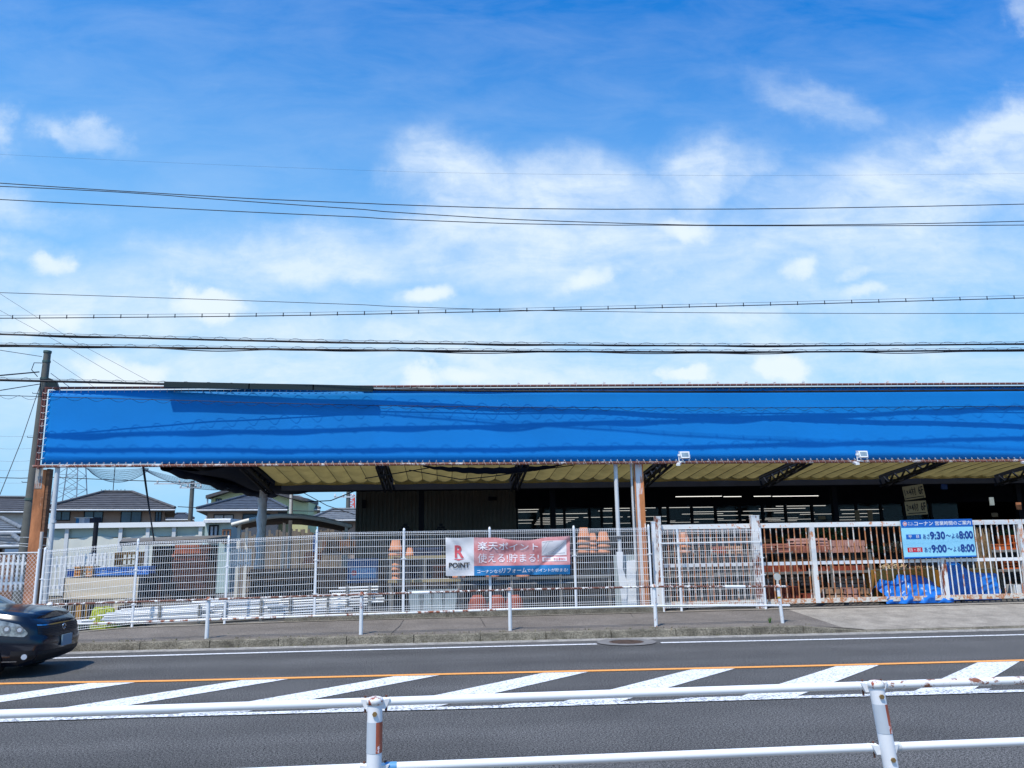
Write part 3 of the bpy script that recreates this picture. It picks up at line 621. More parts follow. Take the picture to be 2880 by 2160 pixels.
while x < xE:
    z = za(x); q.tube([(x, Ya-.01, z+.09), (x+.02, Ya-.055, z+.02), (x+.045, Ya-.05, z-.03)], .0034, 4, False); q.tube([(x, Ya-.01, z+.09), (x-.03, Ya-.055, z+.01), (x-.05, Ya-.04, z-.03)], .0024, 4, False)
    x += .168
q.build('lower_lacing', ROPE, aw)
q = MB(); x = xL0+.12
while x < xE:
    z = zt_(x); q.tube([(x, Ya-.02, z-.095), (x+.02, Ya-.06, z+.0), (x+.03, Ya-.05, z+.05)], .003, 4, False); x += .168
z = za(xL0)+.2
while z < zt_(xL0)-.05: q.tube([(xL0+.09, Ya-.02, z), (xL0-.02, Ya-.06, z-.05), (xL0-.07, Ya-.05, z-.03)], .0055, 4, False); z += .16
q.build('upper_lacing', ROPE, aw)
# second pipe and stub brackets above the top edge
q = MB(); q.tube([(at(1020, 1098, Ya-.1).x, Ya-.035, zt_(0)-.055), (xE, Ya-.035, zt_(xE)-.075)], .016, 8); q.build('front_pipe', DARKS, aw)
KN = pm('white_insulator', (.82, .82, .80), .4, var=.03)
for u in (1459, 1545, 1619, 1700, 1780, 1860, 1940, 2020, 2100, 2180, 2261, 2421, 2498, 2578, 2654):
    x = at(u, 1085, Ya).x; z = zt_(x)+.04; q = MB(); q.box((x-.022, Ya-.02, z), (x+.022, Ya+.025, z+.085)); q.box((x-.03, Ya-.025, z+.05), (x+.03, Ya+.03, z+.065))
    if u > 1600: q.bar((x-.12, Ya, z), (x-.02, Ya, z+.06), .012)
    q.build('stub_bracket', KN, aw)
# floodlights on arms
def floodlight(u, v, label):
    p = at(u, v, Ya-.45); t = thing('floodlight', label, 'floodlight', p)
    q = MB(); q.add([p+Vector(c) for c in ((-.12, -.06, .08), (.12, -.06, .08), (.12, .07, .10), (-.12, .07, .10), (-.10, -.11, -.08), (.10, -.11, -.08), (.10, .03, -.09), (-.10, .03, -.09))],
                    [(0, 1, 2, 3), (0, 4, 5, 1), (1, 5, 6, 2), (2, 6, 7, 3), (3, 7, 4, 0), (4, 7, 6, 5)]); q.build('housing', WHITEC, t)
    q = MB(); q.add([p+Vector(c) for c in ((-.09, -.075, .055), (.09, -.075, .055), (.085, -.105, -.05), (-.085, -.105, -.05))], [(0, 1, 2, 3)]); q.build('glass', pm('floodlight_glass', (.35, .42, .42), .15, .3, var=.2, scale=8), t)
    q = MB(); q.bar(p+Vector((-.14, -.01, -.03)), p+Vector((-.14, -.01, -.16)), .02); q.bar(p+Vector((.14, -.01, 0)), p+Vector((.14, -.01, -.10)), .02); q.bar(p+Vector((-.14, -.01, -.16)), p+Vector((.02, 0, -.17)), .025); q.bar(p+Vector((-.16, -.01, -.0)), p+Vector((-.10, -.01, -.0)), .05); q.build('bracket', WHITEC, t)
    q = MB(); q.bar(p+Vector((-.20, -.12, -.25)), p+Vector((.0, .42, -.16)), .09, .05); q.build('arm', WHITEC, t)
floodlight(1924, 1280, 'white floodlight on the awning edge above the short mesh panel'); floodlight(2424, 1278, 'white floodlight on the awning edge above the hours sign')
floodlight(2905, 1278, 'third white floodlight cut off at the right edge of the photo')

# ------------------------------------------------------------------ columns and pipes at the street edge
xc = at(95, 1319, 19.95); cl = thing('steel_column', 'rust-brown steel column at the left end of the awning', 'column', (xc.x+.25, 19.95, .1))
xcc = at(128, 1450, 19.95).x-.02
q = MB(); q.box((xcc-.26, 19.86, .0), (xcc-.02, 19.875, 3.8)); q.box((xcc-.26, 20.08, .0), (xcc-.02, 20.095, 3.8)); q.box((xcc-.145, 19.875, .0), (xcc-.135, 20.08, 3.8)); q.build('flange_web', RUST, cl)
q = MB(); q.box((xcc-.255, 19.852, 3.35), (xcc-.09, 19.858, 3.84)); q.build('repair_plate', pm('rust_streaked_plate', (.45, .42, .38), .6, var=.2, rust=.45, rscale=5, stretch=(1, 1, .2)), cl)
q = MB(); q.box((xcc-.02, 19.88, .0), (xcc+.05, 20.06, 3.82)); q.build('side_channel', BROWNW, cl)
t = thing('drain_pipe', 'pale slanted drain pipe beside the rusty left column', 'pipe', (xcc+.1, 19.8, .1)); q = MB(); q.tube([(at(162, 1318, 19.8).x, 19.8, 3.85), (at(125, 1660, 19.8).x+.04, 19.8, .1)], .055, 14); q.build('pipe', GREYW, t); q = MB(); q.tube([(at(152, 1450, 19.8).x-.0, 19.8, 2.6), (at(151, 1460, 19.8).x, 19.8, 2.54)], .062, 14); q.build('collar', GREYW, t)
x = at(1792, 1310, 20.0).x; cl = thing('steel_column', 'white column streaked with orange rust at mid awning', 'column', (x, 20.0, .3))
CW2 = pm('rust_streaked_column_paint', (.70, .70, .71), .5, var=.08, rust=.42, rscale=2.2, stretch=(2.5, 1, .35), rcol=(.42, .15, .06, 1))
x0 = at(1781, 1310, 20).x; x1 = at(1803, 1310, 20).x
q = MB(); q.box((x0+.01, 19.9, .26), (x1-.01, 20.12, 3.9)); q.build('shaft', CW2, cl)
q = MB(); q.box((x0-.015, 19.885, .26), (x0+.018, 19.898, 3.9)); q.box((x1-.012, 19.885, .26), (x1+.02, 19.898, 3.9)); q.box((x1-.10, 19.8875, .26), (x1-.012, 19.898, 3.05)); q.build('edge_flange', pm('orange_rust', (.50, .19, .07), .8, var=.4, scale=4, stretch=(1, 1, .3), rust=.25, rscale=5, rcol=(.6, .52, .45, 1)), cl)
q = MB(); q.box((x0-.09, 19.93, .26), (x0-.05, 19.99, 3.85)); q.build('side_pipe', GREYW, cl)
t = thing('drain_pipe', 'white drain pipe hanging left of the rust-streaked column', 'pipe', (at(1733, 1310, 19.9).x, 19.9, 1.5))
q = MB(); xa_ = at(1731, 1310, 19.9).x; q.tube([(xa_, 19.9, 3.86), (xa_, 19.9, 1.93)], .052, 14); q.build('pipe', GREYW, t)
q = MB(); q.tube([(xa_+.02, 19.9, 1.98), (xa_+.02, 19.9, 1.1)], .045, 14); q.tube([(xa_+.02, 19.9, 1.2), (xa_+.02, 19.9, 1.1)], .06, 14); q.build('lower_pipe', GREYW, t)
q = MB(); q.tube([(xa_, 19.9, 1.95), (xa_, 19.9, 2.03)], .062, 14); q.build('collar', DARKS, t)

# ------------------------------------------------------------------ canopy behind the awning
Yt1 = 22.9
bays = [(-4.75, -1.75), (-1.45, 1.85), (2.15, 5.55), (5.85, 9.25), (9.55, 12.95), (13.25, 16.6), (16.9, 20.3), (20.6, 24), (24.3, 27.6)]
for k, (a, b) in enumerate(bays):
    names = ['leftmost yellow canvas bay of the canopy above the mesh fence', 'second yellow canvas bay from the left with a dark net slung below', 'yellow canvas canopy bay just left of the rust-streaked column', 'yellow canvas canopy bay above the short mesh panel', 'yellow canvas canopy bay above the lumber boards', 'yellow canvas canopy bay at the right edge of the photo', 'yellow canvas canopy bay just beyond the right edge', 'yellow canvas canopy bay well beyond the right edge', 'last yellow canvas canopy bay far to the right']
    t = thing('canvas_canopy', names[k], 'canopy', (a, 19.9, 3.9), 'pleated yellow canopy bays')
    n = round((b-a)/.43); 
    def cf(i, j, a=a, b=b, n=n, k=k):
        x = lerp(a, b, i); ph = (i*n) % 1; sc = .075*(4*ph*(1-ph)); y = lerp(19.95, Yt1, j)
        return (x, y, 4.0-.27*j-sc*(.35+.65*j)+.01*sin(y*3+k))
    q = MB(); q.grid(cf, n*8, 10); q.build('cloth', YTARP, t)
    def vf(i, j, a=a, b=b, n=n):
        x = lerp(a, b, i); ph = (i*n) % 1; sc = .075*(4*ph*(1-ph)); return (x, Yt1+.02*sin(j*3), 3.73-sc*(1-j)-j*(.13+.01*sin(i*n*2)))
    q = MB(); q.grid(vf, n*8, 4); q.build('valance', YTARP, t)
    q = MB(); [q.tube([(lerp(a, b, m/n), 19.95, 3.985), (lerp(a, b, m/n), Yt1, 3.715)], .008, 4, False) for m in range(n+1)]; q.build('batten', DARKS, t)
def truss(x, label, y0=19.85, y1=23.0):
    t = thing('roof_truss', label, 'truss', (x, y0, 3.5), 'dark lattice roof trusses'); q = MB(); zu = lambda y: 3.95-.085*(y-y0); zl = lambda y: 3.80-.13*(y-y0)
    for dx in (-.09, .09): q.bar((x+dx, y0, zu(y0)), (x+dx, y1, zu(y1)), .05); q.bar((x+dx, y0+.1, zl(y0)), (x+dx, y1, zl(y1)), .055)
    q.build('chords', DARKS, t); q = MB(); y = y0+.1; k = 0
    while y < y1-.3: q.bar((x, y, zl(y) if k % 2 else zu(y)), (x, y+.3, zu(y+.3) if k % 2 else zl(y+.3)), .04); y += .3; k += 1
    q.build('lattice', DARKS, t)
tl_ = ['dark lattice truss at the left end of the yellow canvas', 'dark lattice truss right of the leftmost canvas bay', 'dark lattice truss above the banner', 'dark lattice truss right of the rust-streaked column', 'dark lattice truss behind the second floodlight', 'dark lattice truss near the right edge of the canopy', 'dark lattice truss just beyond the right edge', 'dark lattice truss far beyond the right edge']
for k, x in enumerate((-4.9, -1.6, 2.0, 5.7, 9.4, 13.1, 16.75, 20.45)): truss(x, tl_[k])
for k, (y, z, h) in enumerate(((23.05, 3.62, .34), (26.2, 3.80, .34))):
    q = MB(); q.box((-4.6+k*.02, y, z-h/2), (44, y+.12, z+h/2)); tag(q.build('roof_beam', DARKR), ['long dark cross beam right behind the yellow canvas', 'long dark cross beam deeper under the canopy'][k], 'beam')
# opaque roof further in, and the dark left strip
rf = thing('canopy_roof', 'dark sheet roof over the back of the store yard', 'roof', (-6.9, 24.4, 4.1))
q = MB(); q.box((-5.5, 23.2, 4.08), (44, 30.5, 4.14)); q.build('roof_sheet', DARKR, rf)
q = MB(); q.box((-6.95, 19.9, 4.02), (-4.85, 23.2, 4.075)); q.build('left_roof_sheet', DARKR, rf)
# bundled dark net along the left edge
nb = thing('net_bundle', 'dark netting bundled along the left edge of the canopy', 'net', (-6.9, 20, 3.8))
def nf(i, j):
    y = lerp(20., 29.6, i); a = j*2*pi; r = .20+.10*sin(i*17)*.3+.16*i; return (-6.72+cos(a)*r*.9+.45*i, y, 3.86-.10*sin(i*pi)+sin(a)*r*.62+.02*sin(i*40+j*9))
q = MB(); q.grid(nf, 60, 14); q.build('netting', NETM, nb)
def nf2(i, j):
    x = lerp(-6.9+.6*i, -4.75, j); y = lerp(19.95, 28.5, i); return (x, y, 3.93-.16*sin(j*pi)-.05*sin(i*9+j*5)-.1*i)
q = MB(); q.grid(nf2, 30, 12); q.build('net_sheet', NETM, nb)
nb2 = thing('net_swag', 'dark net hanging in a curved swag below the second canvas bay', 'net', (.5, 20, 3.8))
def nf3(i, j):
    x = lerp(-.55, 3.0, i); s = sin(i*pi)**.8; return (x, 20.05+j*.35, 3.84-.20*s*(.35+.65*j)+.01*sin(i*60))
q = MB(); q.grid(nf3, 50, 5); q.build('netting', NETM, nb2); q = MB()
for pts in (((-2.0, 3.55), (-.4, 3.80)), ((-.9, 3.75), (.4, 3.5), (1.1, 3.56), (3.3, 3.84))): q.tube([(x, 20.3, z) for x, z in pts], .014, 6)
q.build('cord', DARKS, nb2)
# net and rolled net behind, above the left opening
def see_net(name, label, P, n=26, drop=.25, rows=6):
    t = thing(name, label, 'net', P[0]); q = MB(); a, b = P
    def f(i, j): p = lerp(a, b, i); return Vector((p.x, p.y+j*.2, p.z-drop*sin(i*pi)**.7*(.15+.85*j)))
    for j in range(rows+1): q.tube([f(i/n, j/rows) for i in range(n+1)], .004 if j < rows else .008, 4, False)
    for i in range(n*2+1): q.tube([f(i/n/2, j/rows) for j in range(rows+1)], .003, 4, False)
    q.build('netting', pm('grey_blue_net', (.10, .14, .20), .8, var=.2), t)
see_net('thin_net', 'thin grey net drooping below the left end of the awning', (at(238, 1316, 20.1), at(410, 1316, 20.1)), drop=.33)
see_net('thin_net', 'thin grey net between the awning and the distant power pole', (at(395, 1316, 22.1), at(640, 1372, 24)), drop=.22)
# long dark rod and tail net at the gap
q = MB(); q.tube([at(403, 1314, 20.2), at(418, 1420, 20.2), at(434, 1525, 20.2)], [.03, .02, .018], 8); tag(q.build('leaning_rod', DARKS), 'thin dark rod leaning between the awning and the left yard', 'rod')
# rear posts of the canopy
for u, u2, vt, Y, wd, lb in ((741, 716, 1393, 25.5, .24, 'broad white post wrapped in cloth under the canopy left corner'), (820, 815, 1383, 29.5, .13, 'thin pale post further back left of the siding wall')):
    a = at(u, vt, Y); b = at(u2, 1600, Y); t = thing('canopy_post', lb, 'post', (a.x, Y, .26)); q = MB(); q.tube([(a.x, Y, .26), (a.x, Y, a.z+.2)], wd/2, 14); q.build('shaft', GREYW if wd < .2 else pm('grubby_white_cloth', (.72, .70, .68), .7, var=.2, scale=6, stretch=(4, 4, 1)), t)
    if wd > .2: q = MB(); q.grid(lambda i, j: (a.x-.02+cos(i*pi-pi)*(.14+.02*sin(j*20)), Y+sin(i*pi-pi)*.15, lerp(1.2, 3.4, j)), 12, 20); q.build('wrap', pm('white_wrap', (.8, .8, .8), .6, var=.15, scale=4), t)

# ------------------------------------------------------------------ store building
Yw = 30.
bd = thing('store_building', 'dark ribbed store building with a band of windows behind the yard', 'building', (0, Yw, 0))
xw0 = at(1000, 1450, Yw).x; xw1 = at(1450, 1450, Yw).x; zs = at(1500, 1497, Yw).z-.05; zh = at(1500, 1428, Yw).z
q = MB(); x = xw0; 
while x < xw1:
    q.add([(x, Yw, 0), (x+.07, Yw, 0), (x+.09, Yw+.03, 0), (x+.13, Yw+.03, 0), (x+.15, Yw, 0), (x, Yw, 5.5), (x+.07, Yw, 5.5), (x+.09, Yw+.03, 5.5), (x+.13, Yw+.03, 5.5), (x+.15, Yw, 5.5)], [(0, 1, 6, 5), (1, 2, 7, 6), (2, 3, 8, 7), (3, 4, 9, 8)]); x += .15
q.box((xw0, Yw+.05, 0), (xw1, Yw+.2, 5.5)); q.build('ribbed_wall', SIDING, bd)
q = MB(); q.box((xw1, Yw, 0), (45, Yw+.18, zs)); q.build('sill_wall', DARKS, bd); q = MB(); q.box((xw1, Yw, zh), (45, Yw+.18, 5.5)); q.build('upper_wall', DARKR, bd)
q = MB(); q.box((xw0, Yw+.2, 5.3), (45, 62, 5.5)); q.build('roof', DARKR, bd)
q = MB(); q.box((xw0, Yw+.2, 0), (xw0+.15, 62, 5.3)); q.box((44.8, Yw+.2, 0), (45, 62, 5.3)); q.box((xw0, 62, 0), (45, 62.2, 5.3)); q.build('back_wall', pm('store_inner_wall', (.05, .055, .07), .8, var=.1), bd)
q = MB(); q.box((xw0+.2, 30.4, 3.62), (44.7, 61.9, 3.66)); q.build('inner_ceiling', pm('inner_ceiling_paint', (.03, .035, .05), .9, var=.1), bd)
xx = xw1; k = 0
wus = [1450, 1520, 1556, 1585, 1656, 1690, 1725, 1775, 1855, 1878, 1945, 2012, 2080, 2145, 2210, 2285, 2345, 2410, 2480, 2545, 2620, 2700]
for ua, ub in zip(wus, wus[1:]):
    a = at(ua, 1460, Yw).x; b = at(ub, 1460, Yw).x; wn_ = thing('window', '', '') if False else None
    q = MB(); q.box((a, Yw+.02, zs), (a+.09, Yw+.14, zh)); fr = q.build('window', DARKS, bd)
    q = MB(); q.box((a+.09, Yw+.07, zs), (b, Yw+.08, zh)); q.build('pane', GLASS, fr)
for lb, u, v, wd, hg in (('wall_box', 1385, 1403, .3, .14), ('wall_bracket', 1025, 1418, .12, .3)):
    p = at(u, v, Yw); q = MB(); q.box((p.x-wd/2, Yw-.16, p.z-hg/2), (p.x+wd/2, Yw+.0, p.z+hg/2)); q.build(lb, DARKS, bd)
# fluorescent tubes hanging inside the store, rows one behind the other
cl0 = thing('ceiling_light', 'long white fluorescent tube glowing inside the store windows', 'ceiling light', (0, 0, 0), 'fluorescent tubes in rows inside the store')
MB().box((-1.15, -.018, -.012), (1.15, .018, .012)).build('tube', LAMP, cl0); MB().box((-1.2, -.05, .022), (1.2, .05, .06)).build('housing', DARKR, cl0)
rng = random.Random(3); 
for r in range(11):
    y = 32.5+r*2.3*(1+r*.04); X = at(1460, 1440, y).x-.3; Xend = at(2440, 1440, y).x
    while X < Xend:
        if rng.random() < .58: place(cl0, (X, y, 3.36-.0*r))
        X += 2.6
for u0_, u1_, v in ((1900, 2030, 1397), (2035, 2085, 1397), (2120, 2168, 1396), (2173, 2302, 1396)):      # bare tubes under the canopy itself
    a = at(u0_, v, 28.6); b = at(u1_, v, 28.6); t = thing('canopy_light', {1900: 'leftmost of the thin lit tubes above the store windows', 2035: 'shortest faint tube, second from left above the store windows', 2120: 'short tube third from left above the store windows', 2173: 'longest lit tube at the right end above the store windows'}[u0_], 'ceiling light', a, 'thin lit tubes above the windows')
    q = MB(); q.bar((a.x, 28.6, a.z), (b.x, 28.6, a.z), .02); q.build('tube', LAMP, t); q = MB(); q.bar((a.x, 28.6, a.z+.04), (b.x, 28.6, a.z+.04), .06, .04); q.build('housing', DARKR, t)
for k, (u, z_) in enumerate(((1185, .26), (1555, .26), (2350, .26), (2870, .26))):
    x = at(u, 1450, 27.2).x; q = MB(); q.box((x-.09, 27.12, .26), (x+.09, 27.3, 4.05)); tag(q.build('inner_column', DARKS), ['dark inner column before the ribbed wall', 'dark inner column between the first store windows', 'dark inner column left of the lumber boards', 'dark inner column at the far right under the canopy'][k], 'column')
# little pyramids of dark bricks on top of the stock in front of the wall
for k, u in enumerate((1140, 1240)):
    p = at(u, 1496, 26); t = thing('stacked_pot_pyramid', ['left dark stepped stack against the ribbed wall', 'right dark stepped stack against the ribbed wall'][k], 'stack', (p.x, 26, .26)); q = MB()
    for r in range(5):
        for c in range(5-r): xx = p.x+(c-(4-r)/2)*.13; q.box((xx-.055, 25.95, p.z-.15+r*.085), (xx+.055, 26.05, p.z-.08+r*.085))
    q.box((p.x-.34, 25.9, .26), (p.x+.34, 26.1, p.z-.16)); q.build('blocks', DARKS, t)

# ------------------------------------------------------------------ overhead lines
XS = [(-12, 0)]
def overhead(name, label, pix, Y, r, helix=None, spacers=0, extra=None, seed=0, wob=0.):
    """pix: surveyed (u, v) along the line; Y: depth as (x, depth) pairs"""
    rg = random.Random(seed); t = thing(name, label, 'overhead cable', at(*pix[0], poly_interp(Y, -10)), 'overhead cables above the street')
    u0_, u1_ = -460, 3500; n = 72; P = []
    def vv(u):                                   # smooth quadratic through the survey
        import itertools
        k = min(range(1, len(pix)-1), key=lambda i: abs(pix[i][0]-u)) if len(pix) > 2 else 0
        if len(pix) == 2: return poly_interp(pix, u)
        (a, A), (b, B), (c, C_) = pix[k-1:k+2]
        q1 = A*(u-b)*(u-c)/((a-b)*(a-c))+B*(u-a)*(u-c)/((b-a)*(b-c))+C_*(u-a)*(u-b)/((c-a)*(c-b)); return q1
    for i in range(n+1):
        u = lerp(u0_, u1_, i/n); v = poly_interp(pix, u)*.4+vv(u)*.6 if len(pix) > 2 else poly_interp(pix, u)
        d = ray(u, v); x = d.x/d.y*18; y = poly_interp(Y, x); y = poly_interp(Y, d.x/d.y*y); P.append(at(u, v, y))
    Pz = lambda s_: lerp(P[int(min(n-1, s_*n))], P[int(min(n-1, s_*n))+1], s_*n-int(min(n-1, s_*n)))
    q = MB(); q.tube(P, r, 6); q.build('cable', CABLE, t)
    length = sum((b-a).length for a, b in zip(P, P[1:]))
    if helix:
        rad, pitch, up, rr = helix; m = int(length/pitch*10); q = MB()
        pts = [Pz(i/m)+Vector((0, cos(i/10*2*pi)*rad, sin(i/10*2*pi)*rad+up)) for i in range(m+1)]; q.tube(pts, rr, 4, False); q.build('spiral_hanger', CABLE, t)
        if abs(up) > .001 or rad > .03:
            q = MB(); q.tube([p+Vector((0, 0, up+rad*.55 if up >= 0 else 0)) for p in P], .0045, 4); q.build('messenger_wire', CABLE, t)
    for e in (extra or []):
        q = MB(); ph = rg.random()*6; q.tube([Pz(i/240)+Vector((0, e[1]*cos(i*.33+ph), -e[0]*(.5+.5*sin(i*.21+ph)*sin(i*.057+2*ph)))) for i in range(241)], e[2], 5); q.build('bundled_strand', CABLE, t)
    if spacers:
        m = int(length/spacers)
        for i in range(m): p = Pz((i+.5)/m); q = MB(); q.tube([p-Vector((0, 0, .02)), p+Vector((0, 0, .075))], .012, 6); q.build('spacer_clip', CABLE, t)
        q = MB(); q.tube([p+Vector((0, 0, .07)) for p in P], .004, 4); q.build('messenger_wire', CABLE, t)
    return t
C_ = lambda y: [(-12, y), (16, y)]
overhead('thin_wire', 'faintest and highest wire crossing the blue sky', [(0, 434), (1170, 484), (2080, 494), (2880, 488)], C_(16.5), .0014)
overhead('power_line', 'upper of the three black power lines in the blue sky', [(0, 515), (716, 559), (1440, 586), (2080, 588), (2880, 574)], C_(16.0), .009)
overhead('power_line', 'power line that crosses the upper one near the left edge', [(0, 524), (330, 540), (716, 568), (1440, 617), (1950, 633), (2880, 622)], C_(16.2), .009)
overhead('power_line', 'lowest of the three black power lines in the blue sky', [(0, 561), (716, 597), (1440, 629), (2080, 635), (2880, 633)], C_(16.4), .009)
overhead('thin_wire', 'thin wire that slopes down to meet the clipped cable at mid sky', [(0, 823), (700, 846), (1440, 872), (1900, 879), (2880, 881)], C_(18.16), .007)
overhead('clipped_cable', 'cable with small spaced clips rising towards the right', [(0, 895), (780, 888), (1440, 875), (2150, 858), (2880, 838)], [(-8.9, 19.0), (6.75, 18.36), (15, 18.1)], .011, spacers=.66)
overhead('spiral_hung_cable', 'upper of the two thick black cables with spiral hangers', [(0, 940), (960, 963), (1440, 969), (2160, 973), (2880, 967)], [(-9.7, 18.62), (14.5, 18.72)], .022, helix=(.042, .62, .03, .004), extra=[(.03, .012, .012)], seed=2)
overhead('spiral_hung_cable', 'lower of the two thick black cables with spiral hangers', [(0, 971), (960, 984), (1440, 988), (2160, 990), (2880, 984)], [(-9.6, 18.86), (14.2, 19.10)], .024, helix=(.042, .60, .03, .004), extra=[(.065, .02, .013), (.03, .01, .012)], seed=5)
overhead('spiral_hung_cable', 'thick spiral-hung cable running along the top edge of the blue awning', [(0, 1069), (460, 1080), (1050, 1096), (1440, 1100), (2000, 1102), (2880, 1097)], [(-10, 19.66), (-6, 19.62), (-1.8, 19.6), (15, 19.34)], .030, helix=(.045, .58, .03, .004), seed=8)
overhead('wavy_wire', 'thin wire with a hanging wavy spiral crossing the face of the awning', [(0, 1112), (140, 1116), (1040, 1140), (1440, 1145), (2160, 1147), (2880, 1142)], [(-9.7, 19.36), (-4.9, 19.56), (-1.55, 19.67), (15, 19.67)], .008, helix=(.045, .56, -.035, .004), seed=9)
# black trough round the cable over the left part of the awning
gd = thing('cable_guard', 'long black cable guard trough over the left top edge of the awning', 'cable guard', at(465, 1081, 19.56))
Pg = [at(u, v, poly_interp([(-7, 19.52), (-1.8, 19.58)], -6)) for u, v in ((463, 1082), (700, 1087), (880, 1090), (1046, 1094))]
for a, b in zip(Pg, Pg[1:]):
    q = MB(); q.bar(a, b+Vector((.03, 0, 0)), .10, .14); q.build('guard_section', GUARDM, gd)
# stray wires at the left
for k, (lb, pts, r) in enumerate((('diagonal thin wire falling from the left edge to the awning top, right one', [(-60, 790, 30), (0, 826, 30), (210, 960, 30), (425, 1075, 30)], .006), ('diagonal thin wire falling from the left edge to the awning top, left one', [(-60, 840, 29), (0, 873, 29), (170, 965, 29), (365, 1080, 29)], .006),
    ('slack dark wire joining the pole head from the left', [(-60, 980, 21), (0, 985, 21.5), (118, 1003, 23)], .008), ('heavy looped wire reaching the pole clamp from the left', [(-60, 1062, 21), (0, 1056, 21.5), (110, 1046, 22.9)], .018), ('bent dark wire rising to the pole below the clamp', [(-60, 1105, 21), (0, 1098, 21.5), (112, 1080, 22.9)], .012),
    ('thin wire from the pole head running right behind the awning', [(148, 1012, 23.1), (270, 1092, 26)], .005), ('dark wire from the pole to the awning corner', [(143, 1050, 23), (200, 1092, 21)], .008))):
    q = MB(); q.tube([at(*p) for p in pts], r, 5); tag(q.build('stray_wire', CABLE), lb, 'wire')
q = MB(); q.tube([at(114, 1080, 22.9), at(60, 1240, 21.8), at(0, 1390, 20.8), at(-60, 1540, 20)], .010, 6); tag(q.build('guy_wire', CABLE), 'slanting guy wire from the left utility pole down to the left', 'wire')
# utility pole
Pb = at(68, 1560, 23.); Pt = at(134, 988, 23.); up_ = thing('utility_pole', 'weathered grey concrete utility pole beside the left end of the awning', 'utility pole', (Pb.x, 23, 0))
lean = (Pt.x-Pb.x)/(Pt.z-Pb.z); xb_ = Pb.x-lean*Pb.z; ax = lambda z: xb_+lean*z
q = MB(); q.tube([(ax(0), 23, 0), (ax(Pt.z), 23, Pt.z)], [.165, .092], 20); q.build('shaft', POLEC, up_)
BND = pm('dull_green_band', (.10, .14, .12), .5, .5, var=.3)
for z, r in ((Pt.z-.02, .1), (Pt.z-.30, .1), (Pt.z-.8, .105), (Pt.z-1.25, .105), (3.3, .14)):
    q = MB(); q.tube([(ax(z)-.0, 23, z-.03), (ax(z), 23, z+.03)], r+.008, 16); q.build('band', BND, up_)
for k in range(8):
    z = 1.9+.62*k; s_ = -1 if k % 2 else 1; q = MB(); q.tube([(ax(z)+s_*.08, 22.95, z), (ax(z)+s_*.24, 22.93, z), (ax(z)+s_*.245, 22.93, z+.03)], .009, 6); q.build('step_bolt', DARKS, up_)
z = Pt.z-.62; q = MB(); q.add([(ax(z)+.1, 22.95, z-.15), (ax(z)+.35, 22.95, z-.28), (ax(z)+.45, 22.95, z-.52), (ax(z)+.30, 22.95, z-.50), (ax(z)+.08, 22.95, z-.42), (ax(z)+.1, 23.05, z-.15), (ax(z)+.35, 23.05, z-.28), (ax(z)+.45, 23.05, z-.52), (ax(z)+.30, 23.05, z-.50), (ax(z)+.08, 23.05, z-.42)],
    [(0, 1, 2, 3, 4), (9, 8, 7, 6, 5), (0, 5, 6, 1), (1, 6, 7, 2), (2, 7, 8, 3), (3, 8, 9, 4), (4, 9, 5, 0)]); q.build('cable_cover', GUARDM, up_)
q = MB(); q.tube([(ax(z)-.05, 22.88, z+.25), (ax(z)-.25, 22.85, z+.25), (ax(z)-.3, 22.85, z+.05), (ax(z)-.12, 22.85, z-.15)], .012, 6); q.build('jumper_wire', CABLE, up_)

# ------------------------------------------------------------------ left boundary: chain link, slat fence
ck = thing('chain_link_fence', 'white chain-link fence panel left of the rusty column', 'fence', (-10.2, 19.1, .1)); Yc = 19.1
x1 = at(108, 1600, Yc).x; x0 = -13.4; zt = 1.86; q = MB(); n = 40; zb2 = 0.02
step = .085
x = x0-2
while x < x1:
    for s_ in (1, -1):
        xa_, xb_2 = x, x+(zt-zb2)*.9; 
        if s_ < 0: xa_, xb_2 = xb_2, xa_
        za_, zc_ = zb2, zt
        def cl_(xa_, za_, xb_, zb_):
            lo, hi = x0, x1; d = xb_-xa_
            ta, tb = 0, 1
            for bound, sg in ((lo, 1), (hi, -1)):
                fa = sg*(xa_-bound); fb = sg*(xb_-bound)
                if fa < 0 and fb < 0: return None
                if fa < 0: ta = max(ta, fa/(fa-fb))
                if fb < 0: tb = min(tb, fa/(fa-fb))
            if ta >= tb: return None
            return (xa_+d*ta, za_+(zb_-za_)*ta, xa_+d*tb, za_+(zb_-za_)*tb)
        c = cl_(xa_, za_, xb_2, zc_)
        if c: q.tube([(c[0], Yc+.004*s_, c[1]), (c[2], Yc+.004*s_, c[3])], .0028, 4, False)
    x += step
q.build('chain_mesh', FENCEW, ck); q = MB(); q.tube([(x0, Yc, zt), (x1, Yc, zt)], .016, 8); q.build('top_rail', GREYW, ck)
q = MB(); q.tube([(x1, Yc, .0), (x1+.0, Yc, 2.32)], .035, 10); q.build('end_post', pm('beige_weathered_paint', (.55, .48, .42), .6, var=.2, scale=4), ck); q = MB(); q.tube([(x0, Yc, .0), (x0, Yc, 1.9)], .03, 10); q.build('end_post', GREYW, ck)
for z in (1.95, 2.02, 2.2):
    q = MB(); q.tube([at(0, 1510+(2.2-z)*80, 21), (x1-.2, 20, z), (x1, Yc, z)], .005, 4); tag(q.build('loose_wire', GREYW), ['lowest pale loose wire left of the rusty column', 'middle pale loose wire left of the rusty column', 'highest pale loose wire left of the rusty column'][[1.95, 2.02, 2.2].index(z)], 'wire')
